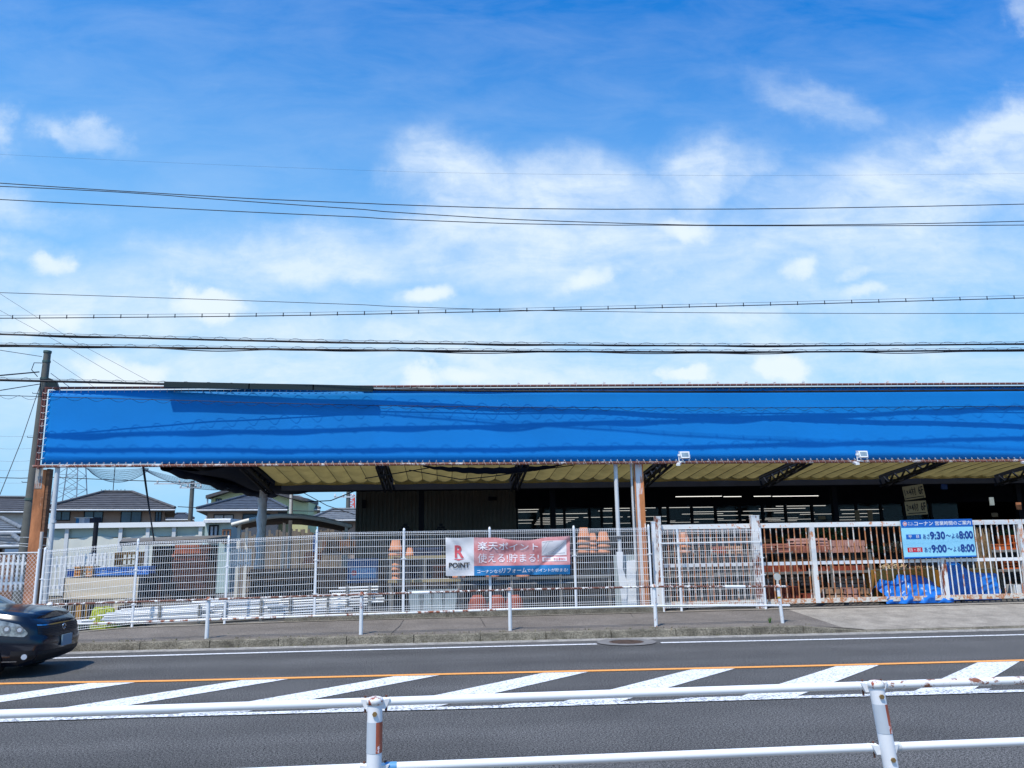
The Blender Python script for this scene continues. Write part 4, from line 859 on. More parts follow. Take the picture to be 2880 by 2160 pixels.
def slats(name, lb, ua, ub, Y, vt, vb, sp=.115, w_=.05, mat=WHITEC, grp=None):
    a = at(ua, vt, Y); b = at(ub, vb, Y); t = thing(name, lb, 'fence', (a.x, Y, b.z), grp); q = MB(); x = a.x; rg = random.Random(int(ua))
    zt = a.z; zb_ = max(b.z, .05)
    while x < b.x:
        q.box((x, Y, zb_+rg.uniform(-.02, .02)), (x+w_, Y+.02, zt+rg.uniform(-.02, .02))); x += sp
    q.build('slats', mat, t); q = MB()
    for h in (.2, .75): z = lerp(zb_, zt, h); q.box((a.x, Y+.02, z-.03), (b.x, Y+.045, z+.03))
    q.build('rails', mat, t); return t
slats('picket_fence', 'white picket fence behind the chain-link panel', -60, 82, 21.2, 1562, 1660)
slats('picket_fence', 'white picket row behind the beige bin at the left', 132, 262, 22.5, 1566, 1672)
slats('picket_fence', 'white picket row behind the orange baskets', 215, 330, 24.5, 1556, 1606)
slats('picket_fence', 'white picket gate strip between the baskets and the rack', 252, 300, 23.4, 1556, 1602, .10)
slats('blind_stack', 'bundle of white upright strips left of the wrapped post', 650, 706, 22.6, 1544, 1594, .07, .045)
q = MB(); q.box((at(-60, 1600, 24).x, 24, 0), (at(40, 1600, 24).x, 24.15, at(20, 1560, 24).z)); tag(q.build('brown_wall', BROWNW), 'short brown wall stub behind the picket fence at far left', 'wall')

# ------------------------------------------------------------------ goods in the yard
def stock_box(name, lb, cat, ua, va, ub, vb, Y, dep, mat, rz=0, z0=None, parts=None):
    a = at(ua, va, Y); b = at(ub, vb, Y); zb_ = b.z if z0 is None else z0; t = thing(name, lb, cat, ((a.x+b.x)/2, Y, zb_)); return t, a.x, b.x, zb_, a.z
def crate(name, lb, ua, va, ub, vb, Y, dep, mat, grp=None):
    t, x0, x1, z0, z1 = stock_box(name, lb, 'crate', ua, va, ub, vb, Y, dep, mat); 
    if grp: t['group'] = grp
    q = MB(); n = max(3, int((x1-x0)/.09)); th_ = .015
    for yy in (Y, Y+dep):
        q.box((x0, yy, z0), (x1, yy+th_, z0+.04)); q.box((x0, yy, z1-.04), (x1, yy+th_, z1))
        for i in range(n+1): x = lerp(x0, x1-.02, i/n); q.box((x, yy+.001, z0+.04), (x+.02, yy+th_-.001, z1-.04))
        q.box((x0, yy+.002, (z0+z1)/2-.015), (x1, yy+th_-.002, (z0+z1)/2+.015))
    for xx in (x0, x1-th_): q.box((xx, Y+th_, z0), (xx+th_, Y+dep, z1))
    q.box((x0, Y+th_, z0), (x1, Y+dep, z0+.02)); q.build('basket_body', mat, t)
    q = MB(); q.box((x0-.015, Y-.015, z1), (x1+.015, Y+.0, z1+.025)); q.box((x0-.015, Y+dep, z1), (x1+.015, Y+dep+.03, z1+.025)); q.box((x0-.015, Y, z1), (x0+.01, Y+dep, z1+.025)); q.box((x1-.01, Y, z1), (x1+.015, Y+dep, z1+.025)); q.build('rim', mat, t); return t
for k, (a, b) in enumerate(((258, 298), (300, 338), (340, 378), (380, 418))):
    crate('blue_crate', ['leftmost blue crate on the beige bin', 'second blue crate from the left on the beige bin', 'third blue crate from the left on the beige bin', 'rightmost blue crate on the beige bin'][k], a, 1600-(a-258)*.03, b, 1619-(a-258)*.03, 20.6, .45, CRATEB, 'blue crates in a row')
crate('orange_basket', 'orange open basket at the left of the blue crates', 210, 1597, 258, 1621, 20.5, .4, CRATEO); crate('orange_basket', 'upper tan-orange basket stacked behind the blue crates', 322, 1556, 382, 1592, 20.9, .5, CRATEO)
crate('blue_crate', 'dull blue crate half hidden left of the orange basket', 190, 1604, 212, 1622, 20.8, .4, CRATEB)
# beige bin
t, x0, x1, z0, z1 = stock_box('beige_bin', 'long beige panelled bin with the crates standing on top', 'bin', 184, 1624, 386, 1682, 20.0, 1.2, BEIGE)
q = MB(); q.box((x0, 20.0, z0), (x1, 20.06, z1-.02)); q.build('front_panel', BEIGE, t); q = MB(); q.box((x0-.06, 20.06, z0-.02), (x1+.1, 21.3, z1)); q.build('box', DARKS, t)
q = MB(); q.box((x0-.04, 20.1, .2), (x0+.04, 20.2, z0)); q.build('leg', DARKS, t); q = MB(); q.box((x1-.04, 20.1, .2), (x1+.04, 20.2, z0)); q.build('leg', DARKS, t)
q = MB(); q.box((at(322, 1700, 20.05).x, 20.0, at(350, 1715, 20.05).z), (at(352, 1700, 20.05).x, 20.06, z0-.02)); q.build('lower_flap', BEIGE, t)
def planks(name, lb, ua, va, ub, vb, Y, mat, n, vert=True, grp=None, dep=.3, gap=.2, z0=None, cat='timber stack', alt=None):
    t, x0, x1, zz, z1 = stock_box(name, lb, cat, ua, va, ub, vb, Y, dep, mat, z0=z0); rg = random.Random(int(ua*7+va)); q = MB(); q2 = MB()
    for i in range(n):
        Q = q2 if alt and rg.random() < .4 else q
        if vert: a = lerp(x0, x1, i/n); b = a+(x1-x0)/n*(1-gap); Q.box((a, Y+rg.uniform(0, .06), zz), (b, Y+dep, z1-rg.uniform(0, .1)*(z1-zz)))
        else: a = lerp(zz, z1, i/n); b = a+(z1-zz)/n*(1-gap); e = rg.uniform(-.06, .06); Q.box((x0+e, Y+rg.uniform(0, .08), a), (x1+e, Y+dep, b))
    q.build('planks', mat, t)
    if alt: q2.build('paler_planks', alt, t)
    return t
planks('timber_stack', 'dark brown upright boards under the beige bin', 196, 1700, 250, 1748, 19.75, DBROWN, 7, alt=OCHRE)
planks('timber_stack', 'dark brown boards under the right half of the beige bin', 330, 1700, 386, 1748, 19.75, DBROWN, 9)
planks('slab_rack', 'tall rust-brown rack of slabs behind the second mesh panel', 486, 1532, 574, 1660, 21.5, REDW, 15, False, gap=.12, cat='rack')
planks('slab_rack', 'lower dark half of slabs beside the rusty rack', 392, 1640, 482, 1690, 21.0, DBROWN, 9, alt=REDW)
q = MB(); a = at(430, 1536, 22.4); b = at(600, 1690, 22.4); q.box((a.x, 22.4, b.z), (b.x, 22.6, a.z)); tag(q.build('dark_partition', DBROWN), 'dark partition board behind the rust-brown slab rack', 'board')
# small shed roof sheet over the rack
t = thing('shed_roof', 'low dark sloped sheet roof over the slab racks', 'roof', at(335, 1525, 21.5)); a = at(336, 1524, 21.2); b = at(650, 1513, 22.5); c = at(640, 1505, 25.5); d = at(345, 1514, 24.0)
q = MB(); q.add([a, b, c, d]+[p-Vector((0, 0, .1)) for p in (a, b, c, d)], [(0, 1, 2, 3), (7, 6, 5, 4), (0, 4, 5, 1), (1, 5, 6, 2), (2, 6, 7, 3), (3, 7, 4, 0)]); q.build('sheet', pm('grey_brown_sheet', (.16, .14, .12), .8, var=.3), t)
# cloth bag
def lump(name, lb, cat, c, sx, sy, sz, mat, seed=0, n=28, m=18, rough=.12, sag=.5, part='cover'):
    t = thing(name, lb, cat, c); rg = random.Random(seed); ph = [rg.uniform(0, 6) for _ in range(8)]
    def f(i, j):
        a = i*2*pi; b = j*pi/2*1.0; r = cos(b)**(.35); k = 1+rough*(sin(3*a+ph[0]+2*b)+.7*sin(7*a+ph[1]-5*b)+.5*sin(13*a+ph[2]+9*b)+.4*sin(19*a-11*b+ph[3]))
        zz = sin(b)**.8*(1+rough*.6*sin(5*a+ph[4])) ; return (c[0]+cos(a)*r*sx*k, c[1]+sin(a)*r*sy*k, c[2]+zz*sz*(1+rough*.5*sin(4*a+b*6+ph[5])))
    q = MB(); q.grid(f, n*2, m, False); q.build(part, mat, t); return t
a = at(290, 1748, 19.62); lump('cloth_bag', 'bright yellow-green cloth bag slumped below the beige bin', 'bag', (a.x, 19.62, .14), .29, .2, at(290, 1708, 19.6).z-.14, YGREEN, 3, rough=.05)
crate('green_tray', 'dark green tray low behind the mesh below the bag', 200, 1755, 380, 1772, 20.2, .5, pm('dark_green_plastic', (.01, .10, .05), .5, var=.2))
# white pipe stacks
def pipes(lb, ua, ub, va, vb, Y, rows, rg_seed, rise=0.):
    rg = random.Random(rg_seed); a = at(ua, va, Y); b = at(ub, vb, Y); z1 = a.z; z0 = max(.27, b.z); t = thing('pipe_stack', lb, 'pipe stack', ((a.x+b.x)/2, Y, z0)); n = rows
    for i in range(n):
        z = lerp(z0+.03, z1, i/max(1, n-1)); 
        for k in range(2):
            e0 = rg.uniform(-.35, .12)-.3*(n-i)*rise; e1 = rg.uniform(-.3, .25); q = MB(); y = Y+k*.09+rg.uniform(0, .02)
            q.tube([(a.x+e0, y, z-.02*rise), (b.x+e1, y, z+rise*.10)], .020, 8); q.build('pipe', WHITEC, t)
    for x in (lerp(a.x, b.x, .25), lerp(a.x, b.x, .8)):
        q = MB(); q.box((x-.03, Y-.05, .22), (x+.03, Y-.02, z1+.06)); q.build('stake', SHELFM, t)
pipes('lowest fan of long white pipes at the left behind the mesh', 400, 600, 1712, 1757, 19.45, 8, 1, .6)
pipes('stack of white pipes behind the second and third mesh panel', 590, 770, 1692, 1740, 19.6, 8, 2, .5)
pipes('stack of white pipes behind the third and fourth mesh panel', 770, 960, 1686, 1732, 19.7, 7, 3, .5)
pipes('small upper bundle of white pipes below the blue board', 948, 1062, 1654, 1706, 20.0, 7, 4, .1)
# timber walls behind
planks('timber_stack', 'brown horizontal timber pile behind the blue board', 890, 1598, 1085, 1668, 22.5, BROWNW, 11, False, gap=.14)
planks('timber_stack', 'dark timber pile left of the brown one', 700, 1600, 888, 1682, 23.0, DBROWN, 12, False, gap=.2, alt=BROWNW)
planks('timber_stack', 'reddish timber bundle on top of the dark pile', 856, 1552, 900, 1585, 22.6, REDW, 5, False)
planks('timber_stack', 'thin dark boards standing in the gap left of the siding wall', 905, 1516, 1000, 1560, 24.0, DBROWN, 14, alt=BROWNW)
q = MB(); a = at(882, 1502, 23.5); b = at(893, 1560, 23.5); q.box((a.x, 23.5, b.z), (b.x, 23.55, a.z)); tag(q.build('blue_upright_board', CRATEB), 'narrow deep blue upright board beside the fourth fence post', 'board')
# blue store board
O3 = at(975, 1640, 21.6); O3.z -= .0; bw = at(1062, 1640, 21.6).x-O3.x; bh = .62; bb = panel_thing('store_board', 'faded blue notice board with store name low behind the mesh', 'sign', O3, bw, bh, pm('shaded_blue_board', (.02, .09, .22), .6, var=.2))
kw = dict(O=O3, X=X1, Z=Z1, W=bw, H=bh); strip(bb, .12, .2, .95, .6, pm('pale_blue_strip', (.22, .40, .58), .6, var=.1), 'name_strip', **kw); lab(bb, 'コーナン', .36, .29, .88, .53, DB, .03, **kw)
q = MB(); c = O3+X1*(.23*bw)+Z1*(.41*bh); q.add([c+X1*(cos(t_*pi/8)*.07)+Z1*(sin(t_*pi/8)*.07)+Vector((0, -.008, 0)) for t_ in range(16)], [tuple(range(16))]); q.build('emblem_disc', RD, bb)
for f_ in (.05, .92): q = MB(); q.box((O3.x+bw*f_-.02, 21.63, .26), (O3.x+bw*f_+.02, 21.67, O3.z+bh)); q.build('leg', DARKS, bb)
# shelf with pots
def shelf(lb, ua, ub, levels, Y, dep, mat, npost=4, vt=None, boardm=None):
    a = at(ua, 1600, Y).x; b = at(ub, 1600, Y).x; t = thing('shelf_rack', lb, 'shelf', (a, Y, .26)); top = at(ua, vt or levels[0], Y).z
    for i in range(npost):
        x = lerp(a, b, i/(npost-1)); 
        for y in (Y, Y+dep): q = MB(); q.box((x-.03, y-.02, .26), (x+.03, y+.02, top)); q.build('upright', mat, t)
    out = []
    for v in levels:
        z = at(ua, v, Y).z; q = MB(); q.box((a-.05, Y-.03, z-.06), (b+.05, Y+dep+.03, z)); q.build('shelf', boardm or mat, t); out.append(z)
    return a, b, out
a, b, lv = shelf('yellowed two-tier stock shelf behind the banner', 1098, 1290, [1565, 1632], 20.15, .8, SHELFM, 3, boardm=SHELFY)
a, b, lv2 = shelf('grey two-tier stock shelf right of the banner', 1300, 1712, [1558, 1626], 20.25, .8, SHELFM, 4)
def pot_proto(name, mat, r=.16, h=.28, inv=False, cat='plant pot', dome=False):
    t = thing(name, '', cat); q = MB(); pr = [(0.0, 0), (r*.62, 0), (r*.92, h*.82), (r, h*.82), (r, h), (r*.88, h), (r*.82, h*.8), (0, h*.75)]
    if dome: pr = [(0, 0), (r*.45, 0), (r*.72, h*.16), (r*.90, h*.40), (r*.98, h*.66), (r, h*.8), (r, h), (0, h*.98)]
    if inv: pr = [(rr, h-z) for rr, z in pr]
    q.lathe(pr, (0, 0, 0), 18); q.build('body', mat, t); q = MB(); q.lathe([(r*.93, h*.80 if not inv else h*.2), (r*1.04, h*.80 if not inv else h*.2), (r*1.04, h*1.0 if not inv else 0), (r*.93, h*1.0 if not inv else 0)], (0, 0, 0), 18); q.build('rim', mat, t); return t
PP = pot_proto('terracotta_pot', TERRA, .16, .26, True); PS = pot_proto('terracotta_pot_small', TERRA, .10, .20, True); PS.name = 'small_terracotta_pot'; PD = pot_proto('clay_urn', TERRAD, .23, .38, True, dome=True)
def pots(p, u, v, Y, n, lb, dz=.10, grp='terracotta pots on the shelves'):
    b = at(u, v, Y)
    for k in range(n): place(p, (b.x+(k % 2)*.006, Y, b.z+k*dz), (lb if n == 1 else ['lowest pot of ', 'second pot up in ', 'third pot up in ', 'fourth pot up in ', 'topmost pot of '][k if k < n-1 else 4]+lb), grp)
pots(PP, 1643, 1556, 20.15, 4, 'the tall terracotta stack right of the banner', .125); pots(PS, 1668, 1556, 20.12, 4, 'the thin terracotta stack beside the tall one', .10)
pots(PP, 1698, 1556, 20.15, 3, 'the terracotta stack just left of the drain pipe', .14); pots(PP, 1112, 1564, 19.85, 2, 'the small stack at the shelf left end', .12); pots(PS, 1113, 1631, 19.85, 4, 'the slim pot tower on the lower shelf', .11); pots(PS, 1152, 1564, 19.85, 1, 'single small pot beside the fifth fence post')
for u, lb in ((1340, 'large dark red urn low under the banner left'), (1393, 'dark red urn low under the banner middle'), (1440, 'dark red urn low behind the rail post')): b = at(u, 1712, 21.0); place(PD, (b.x, 20.25, max(.26, b.z)), lb, 'clay urns on the ground')
for u, v, lb in ((1290, 1626, 'brown pot under the banner lower left'), (1385, 1624, 'orange pot rim peeking under the banner centre'), (1470, 1624, 'orange pot rim peeking under the banner right')): pots(PP, u, v, 20.35, 1, lb)
bn_ = thing('grey_bin', '', 'bin'); q = MB()
q.add([(-.14, -.14, 0), (.14, -.14, 0), (.14, .14, 0), (-.14, .14, 0), (-.19, -.18, .52), (.19, -.18, .52), (.19, .18, .52), (-.19, .18, .52)], [(0, 3, 2, 1), (0, 1, 5, 4), (1, 2, 6, 5), (2, 3, 7, 6), (3, 0, 4, 7)]); q.build('body', GREYB, bn_, solid=.01)
q = MB(); q.box((-.21, -.20, .50), (.21, -.18, .55)); q.box((-.21, .18, .50), (.21, .20, .55)); q.box((-.21, -.18, .50), (-.19, .18, .55)); q.box((.19, -.18, .50), (.21, .18, .55)); q.build('rim', GREYB, bn_)
for u, lb in ((1172, 'leftmost grey bin under the yellowed shelf'), (1199, 'second grey bin under the yellowed shelf'), (1232, 'third grey bin under the yellowed shelf'), (1263, 'rightmost grey bin under the yellowed shelf')): b = at(u, 1700, 20.2); place(bn_, (b.x, 20.2, .27), lb, 'grey bins in a row')
# dark plastic goods on the shelves
DBL = pm('dark_blue_plastic', (.012, .03, .09), .5, var=.4, scale=6); rg = random.Random(11)
for k, (ua, ub, vt, vb, m, lb) in enumerate(((1160, 1245, 1542, 1563, DBL, 'row of dark blue trays left of the banner'), (1135, 1215, 1592, 1630, DBL, 'dark blue boxes on the middle shelf'), (1215, 1250, 1592, 1630, TERRAD, 'dull red boxes beside the dark blue ones'), (1310, 1345, 1640, 1690, DBL, 'dark blue tub under the banner left'), (1380, 1480, 1636, 1680, DBL, 'wide dark blue tub under the banner'), (1520, 1600, 1640, 1700, DARKS, 'black tub under the grey shelf'), (1610, 1640, 1575, 1626, BROWNW, 'brown box on the grey shelf'), (1500, 1590, 1636, 1660, DBL, 'dark blue tray below the banner right'))):
    t, x0, x1, z0, z1 = stock_box('plastic_tub', lb, 'tub', ua, vt, ub, vb, 20.55, .5, m); q = MB(); q.add([(x0+.04, 20.55, z0), (x1-.04, 20.55, z0), (x1-.04, 21.7, z0), (x0+.04, 21.7, z0), (x0, 21.27, z1), (x1, 21.27, z1), (x1, 21.75, z1), (x0, 21.75, z1)], [(0, 3, 2, 1), (4, 5, 6, 7), (0, 1, 5, 4), (1, 2, 6, 5), (2, 3, 7, 6), (3, 0, 4, 7)]); q.build('body', m, t)
    q = MB(); q.box((x0-.02, 20.5, z1-.03), (x1+.02, 20.52, z1+.01)); q.build('rim', m, t)
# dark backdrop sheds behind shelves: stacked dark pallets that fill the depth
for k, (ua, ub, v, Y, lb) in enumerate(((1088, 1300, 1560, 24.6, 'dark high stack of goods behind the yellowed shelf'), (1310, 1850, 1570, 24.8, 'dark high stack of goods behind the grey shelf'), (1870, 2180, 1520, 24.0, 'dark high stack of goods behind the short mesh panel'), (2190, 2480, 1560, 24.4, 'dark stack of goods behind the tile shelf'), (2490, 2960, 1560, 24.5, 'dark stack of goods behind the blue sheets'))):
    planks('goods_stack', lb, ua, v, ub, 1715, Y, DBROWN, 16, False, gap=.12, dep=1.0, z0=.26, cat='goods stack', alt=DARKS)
# white curved board
t = thing('curved_board', 'tall white board with a curved cut-out beside the drain pipe', 'board', at(1760, 1700, 20.4)); Yk = 19.75
O4 = [(1734, 1552), (1786, 1552), (1788, 1575), (1764, 1578), (1763, 1625), (1755, 1640), (1745, 1632), (1742, 1600)]
q = MB(); q.prism([(at(u, v, Yk).x, at(u, v, Yk).z) for u, v in ((1734, 1552), (1752, 1552), (1752, 1600), (1764, 1638), (1762, 1704), (1750, 1704), (1742, 1640), (1736, 1590))], Yk, Yk+.03); q.build('curved_edge', WHITEC, t)
q = MB(); q.prism([(at(u, v, Yk).x, at(u, v, Yk).z) for u, v in ((1764, 1578), (1788, 1574), (1792, 1704), (1760, 1704), (1762, 1660))], Yk+.04, Yk+.06); q.build('panel', WHITEC, t)
q = MB(); a = at(1710, 1560, 20.8); b = at(1790, 1700, 20.8); q.box((a.x, 20.1, .27), (b.x, 20.13, a.z)); q.build('grey_back', GREYB, t)

# ---- behind the gate
a, b, lv = shelf('long grey shelf of roof tiles behind the sliding gate', 1880, 2450, [1556, 1615], 20.25, .9, SHELFM, 6)
def tiles(lb, ua, ub, vt, vb, Y, mat, rows, seed, name='tile_stack', dep=.5, upright=False):
    t, x0, x1, z0, z1 = stock_box(name, lb, 'tile stack' if 'tile' in name else 'brick stack', ua, vt, ub, vb, Y, dep, mat); rg = random.Random(seed); h = (z1-z0)/rows
    for r in range(rows):
        q = MB(); n = max(2, int((x1-x0)/(.045 if upright else .30))); w_ = (x1-x0)/n
        for i in range(n):
            e = rg.uniform(-.02, .02); x = x0+i*w_; y = Y+rg.uniform(0, .05)
            if upright: q.box((x, y, z0+r*h), (x+w_*.72, Y+dep, z0+(r+1)*h*rg.uniform(.93, .99)))
            else:
                q.add([(x+e, y, z0+r*h), (x+w_*.94+e, y, z0+r*h), (x+w_*.94+e, Y+dep, z0+r*h), (x+e, Y+dep, z0+r*h), (x+.02+e, y+.01, z0+(r+.8)*h), (x+w_*.9+e, y+.01, z0+(r+.8)*h), (x+w_*.9+e, Y+dep, z0+(r+.8)*h), (x+.02+e, Y+dep, z0+(r+.8)*h)],
                      [(0, 3, 2, 1), (4, 5, 6, 7), (0, 1, 5, 4), (1, 2, 6, 5), (2, 3, 7, 6), (3, 0, 4, 7)])
        q.build('tile_row' if 'tile' in name else 'brick_row', mat, t)
tiles('low reddish tile stack at the left end of the gate shelf', 2142, 2228, 1529, 1553, 20.15, TILER, 4, 1); tiles('pink-red tall tile stack behind the gate bars', 2232, 2334, 1513, 1553, 20.15, PINK, 5, 2)
tiles('dull red upright tiles under the pink tile stack', 2234, 2332, 1535, 1553, 20.1, TILER, 1, 9, upright=True); tiles('pale pink brick stack right of the first gate stile', 2336, 2438, 1519, 1553, 20.15, PINK, 2, 3, 'brick_stack', upright=True)
tiles('dark red tiles on the lower gate shelf, left half', 2150, 2270, 1590, 1612, 20.25, TERRAD, 1, 4, upright=True); tiles('dark red tiles on the lower gate shelf, right half', 2290, 2435, 1592, 1612, 20.25, TERRAD, 1, 5, upright=True)
tiles('tan bricks on the ground left of the gate stile', 2322, 2378, 1652, 1688, 20.0, TAN, 2, 6, 'brick_stack'); tiles('pink bricks on the ground beside the tan ones', 2376, 2420, 1652, 1688, 20.0, PINK, 2, 7, 'brick_stack'); tiles('second tan brick pile right of the gate stile', 2424, 2452, 1652, 1688, 20.0, TAN, 2, 8, 'brick_stack')
tiles('dark red bricks at the foot of the gate, left', 2262, 2320, 1668, 1690, 20.0, TERRAD, 1, 12, 'brick_stack'); tiles('dark maroon slabs low behind the first gate bars', 2150, 2255, 1650, 1690, 20.1, TERRAD, 2, 13, upright=True)
tiles('pale stone slabs lying under the gate shelf', 2150, 2320, 1622, 1645, 20.5, pm('grey_stone', (.20, .20, .18), .9, var=.2), 3, 14); tiles('grey stone slabs under the gate shelf right part', 2345, 2450, 1620, 1650, 20.5, pm('grey_stone', (.2, .2, .18)), 3, 15)
pots(PP, 1924, 1556, 20.15, 3, 'the terracotta stack behind the short mesh panel', .13)
tiles('red-brown tiles behind the short mesh panel', 2020, 2070, 1535, 1555, 20.15, TERRAD, 2, 16); tiles('tan tiles with pale edges behind the short mesh panel', 2045, 2090, 1535, 1556, 20.1, TAN, 3, 17)
# ochre covered bins and blue sheets
for k, (ua, ub, vt, lb) in enumerate(((2462, 2640, 1604, 'ochre-sided open bin holding straw behind the left blue sheet'), (2650, 2812, 1604, 'ochre-sided bin under the right blue sheet'))):
    t, x0, x1, z0, z1 = stock_box('ochre_bin', lb, 'bin', ua, vt, ub, 1690, 20.0, 1.0, OCHRE, z0=.27); q = MB(); q.box((x0, 20.0, .27), (x1, 20.04, z1)); q.build('front', OCHRE, t); q = MB(); q.box((x0, 20.04, .27), (x0+.04, 21.0, z1)); q.build('side', OCHRE, t); q = MB(); q.box((x1-.04, 20.04, .27), (x1, 21.0, z1)); q.build('side', OCHRE, t)
    q = MB(); q.box((x0-.03, 19.96, z1), (x1+.03, 20.06, z1+.03)); q.build('edge_strip', SHELFY, t)
def sheet(name, lb, pts, Y, seed, mat=TARPB, dep=.5):
    """crumpled plastic sheet draped over a heap whose skyline is given"""
    rg = random.Random(seed); ph = [rg.uniform(0, 6) for _ in range(12)]; P = [at(u, v, Y) for u, v in pts]; x0, x1 = P[0].x, P[-1].x; t = thing(name, lb, 'plastic sheet', ((x0+x1)/2, Y, .27))
    sk = [(p.x, p.z) for p in P]
    def f(i, j):
        x = lerp(x0, x1, i); top = poly_interp(sk, x); a = j*1.25
        cr = (.020 if dep > .2 else .010)*(sin(x*11+ph[0]+j*5)+sin(x*23+ph[1]-j*9)*.7+abs(sin(x*7+j*13+ph[2]))*1.4+.25*sin(x*29+j*21+ph[3]))
        z = lerp(.28, top, min(1, (1-j)**.75)) if j > .0 else top; y = Y-dep*sin(min(j, 1)*pi/2)+cr*1.3
        return (x+.02*sin(j*9+x*13), y, z+cr*.5*(1-j))
    q = MB(); q.grid(f, 90, 22, True); q.grid(lambda i, j: (lerp(x0, x1, i), Y+.4*j, poly_interp(sk, lerp(x0, x1, i))-.35*j*j), 40, 4, False); q.build('sheet', mat, t)
sheet('blue_sheet', 'crumpled shiny blue plastic sheet over a heap behind the gate', [(2462, 1652), (2480, 1630), (2510, 1636), (2530, 1619), (2560, 1616), (2600, 1624), (2628, 1640), (2643, 1655)], 19.85, 4)
sheet('blue_sheet', 'blue plastic sheet hanging over the right ochre bin', [(2655, 1580), (2690, 1582), (2720, 1600), (2740, 1612), (2798, 1613), (2802, 1616)], 19.95, 7, dep=.08)
def tuft(name, lb, u, vb, vt, Y, wd, mat, n, cat='plant', seed=1, leafy=False, z0=None):
    rg = random.Random(seed); b = at(u, vb, Y); top = at(u, vt, Y).z; zb_ = b.z if z0 is None else z0; t = thing(name, lb, cat, (b.x, Y, zb_)); q = MB(); h = top-zb_
    for i in range(n):
        if leafy:
            r = rg.random()**.5; a = rg.uniform(0, 2*pi); c = Vector((b.x+cos(a)*r*wd, Y+sin(a)*r*wd*.7, zb_+h*rg.random()**.7*(1-.3*r))); d = Vector((rg.uniform(-1, 1), rg.uniform(-1, 1), rg.uniform(-.6, .8))).normalized()*.045; e = d.cross(Vector((rg.uniform(-1, 1), rg.uniform(-1, 1), 1))).normalized()*.022
            q.quad(c-d, c-e, c+d, c+e)
        else:
            a = rg.uniform(-1, 1); c = Vector((b.x+a*wd*.35, Y+rg.uniform(-.1, .1), zb_)); tp = Vector((b.x+a*wd+rg.uniform(-.05, .05), Y+rg.uniform(-.15, .15), zb_+h*rg.uniform(.7, 1))); q.bar(c, tp, .006)
    q.build('leaves' if leafy else 'stalks', mat, t); q = MB(); q.tube([(b.x, Y, zb_-.02), (b.x, Y, zb_+h*.5)], .012, 5); q.build('stem', DBROWN, t); return t
tuft('straw_bundle', 'dry brown straw bundle just right of the hours sign', 2758, 1600, 1482, 20.15, .10, STRAW, 70, 'straw bundle', 1, z0=.9); tuft('straw_bundle', 'second dry straw bundle left of the orange baskets', 2785, 1600, 1484, 20.25, .09, STRAW, 60, 'straw bundle', 2, z0=.9)
tuft('straw_heap', 'pale straw curls heaped in the ochre bin', 2510, 1606, 1583, 20.15, .35, pm('pale_straw', (.45, .34, .20), .9, var=.3, scale=20), 160, 'straw heap', 3, True); tuft('straw_heap', 'thin straw lying in the ochre bin right of the curls', 2590, 1606, 1590, 20.15, .30, STRAW, 90, 'straw heap', 4, True)
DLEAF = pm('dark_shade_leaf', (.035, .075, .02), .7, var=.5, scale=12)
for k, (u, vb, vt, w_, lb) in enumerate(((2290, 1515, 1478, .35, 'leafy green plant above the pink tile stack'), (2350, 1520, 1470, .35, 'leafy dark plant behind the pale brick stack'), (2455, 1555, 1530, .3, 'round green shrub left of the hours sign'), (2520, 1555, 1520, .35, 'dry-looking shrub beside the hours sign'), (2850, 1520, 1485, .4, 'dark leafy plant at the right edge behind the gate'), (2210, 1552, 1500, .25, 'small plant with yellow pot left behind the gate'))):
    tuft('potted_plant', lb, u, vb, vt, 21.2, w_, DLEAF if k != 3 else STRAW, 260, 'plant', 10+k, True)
for k, (a, b, vt, vb, lb) in enumerate(((2838, 2876, 1508, 1545, 'tall orange basket at the right edge behind the gate'), (2800, 2842, 1533, 1546, 'low orange tray beside the tall orange basket'), (2822, 2876, 1580, 1600, 'orange basket on the lower shelf at the right edge'))): crate('orange_basket', lb, a, vt, b, vb, 20.5, .5, pm('red_orange_plastic', (.55, .11, .02), .5, var=.15))
a, b, lv = shelf('short grey shelf of orange baskets at the right edge', 2792, 2960, [1547, 1602], 20.35, .9, SHELFM, 3)
q = MB(); a = at(2852, 1645, 20.0); b = at(2885, 1680, 20.0); q.box((a.x, 20.0, .27), (b.x+.2, 20.3, a.z)); tag(q.build('white_carton', WHITEC), 'small white carton at the foot of the right shelf', 'carton')
# things pinned in the dark under the canopy
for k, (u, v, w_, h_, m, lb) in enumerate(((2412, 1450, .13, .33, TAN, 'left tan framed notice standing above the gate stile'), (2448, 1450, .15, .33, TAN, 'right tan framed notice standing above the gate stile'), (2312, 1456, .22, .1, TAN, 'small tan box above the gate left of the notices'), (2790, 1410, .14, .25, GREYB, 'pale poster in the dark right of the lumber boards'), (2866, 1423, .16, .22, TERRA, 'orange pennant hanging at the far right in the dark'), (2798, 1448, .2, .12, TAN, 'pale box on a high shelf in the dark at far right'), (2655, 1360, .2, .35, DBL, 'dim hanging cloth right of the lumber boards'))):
    p = at(u, v, 23.6); q = MB(); q.box((p.x-w_/2, 23.6, p.z-h_/2), (p.x+w_/2, 23.63, p.z+h_/2)); o = q.build('hanging_notice', pm('dim_'+m.name, tuple(x*.35 for x in (m.diffuse_color if False else (.4, .3, .18))), .8) if m is TAN else m); tag(o, lb, 'notice')

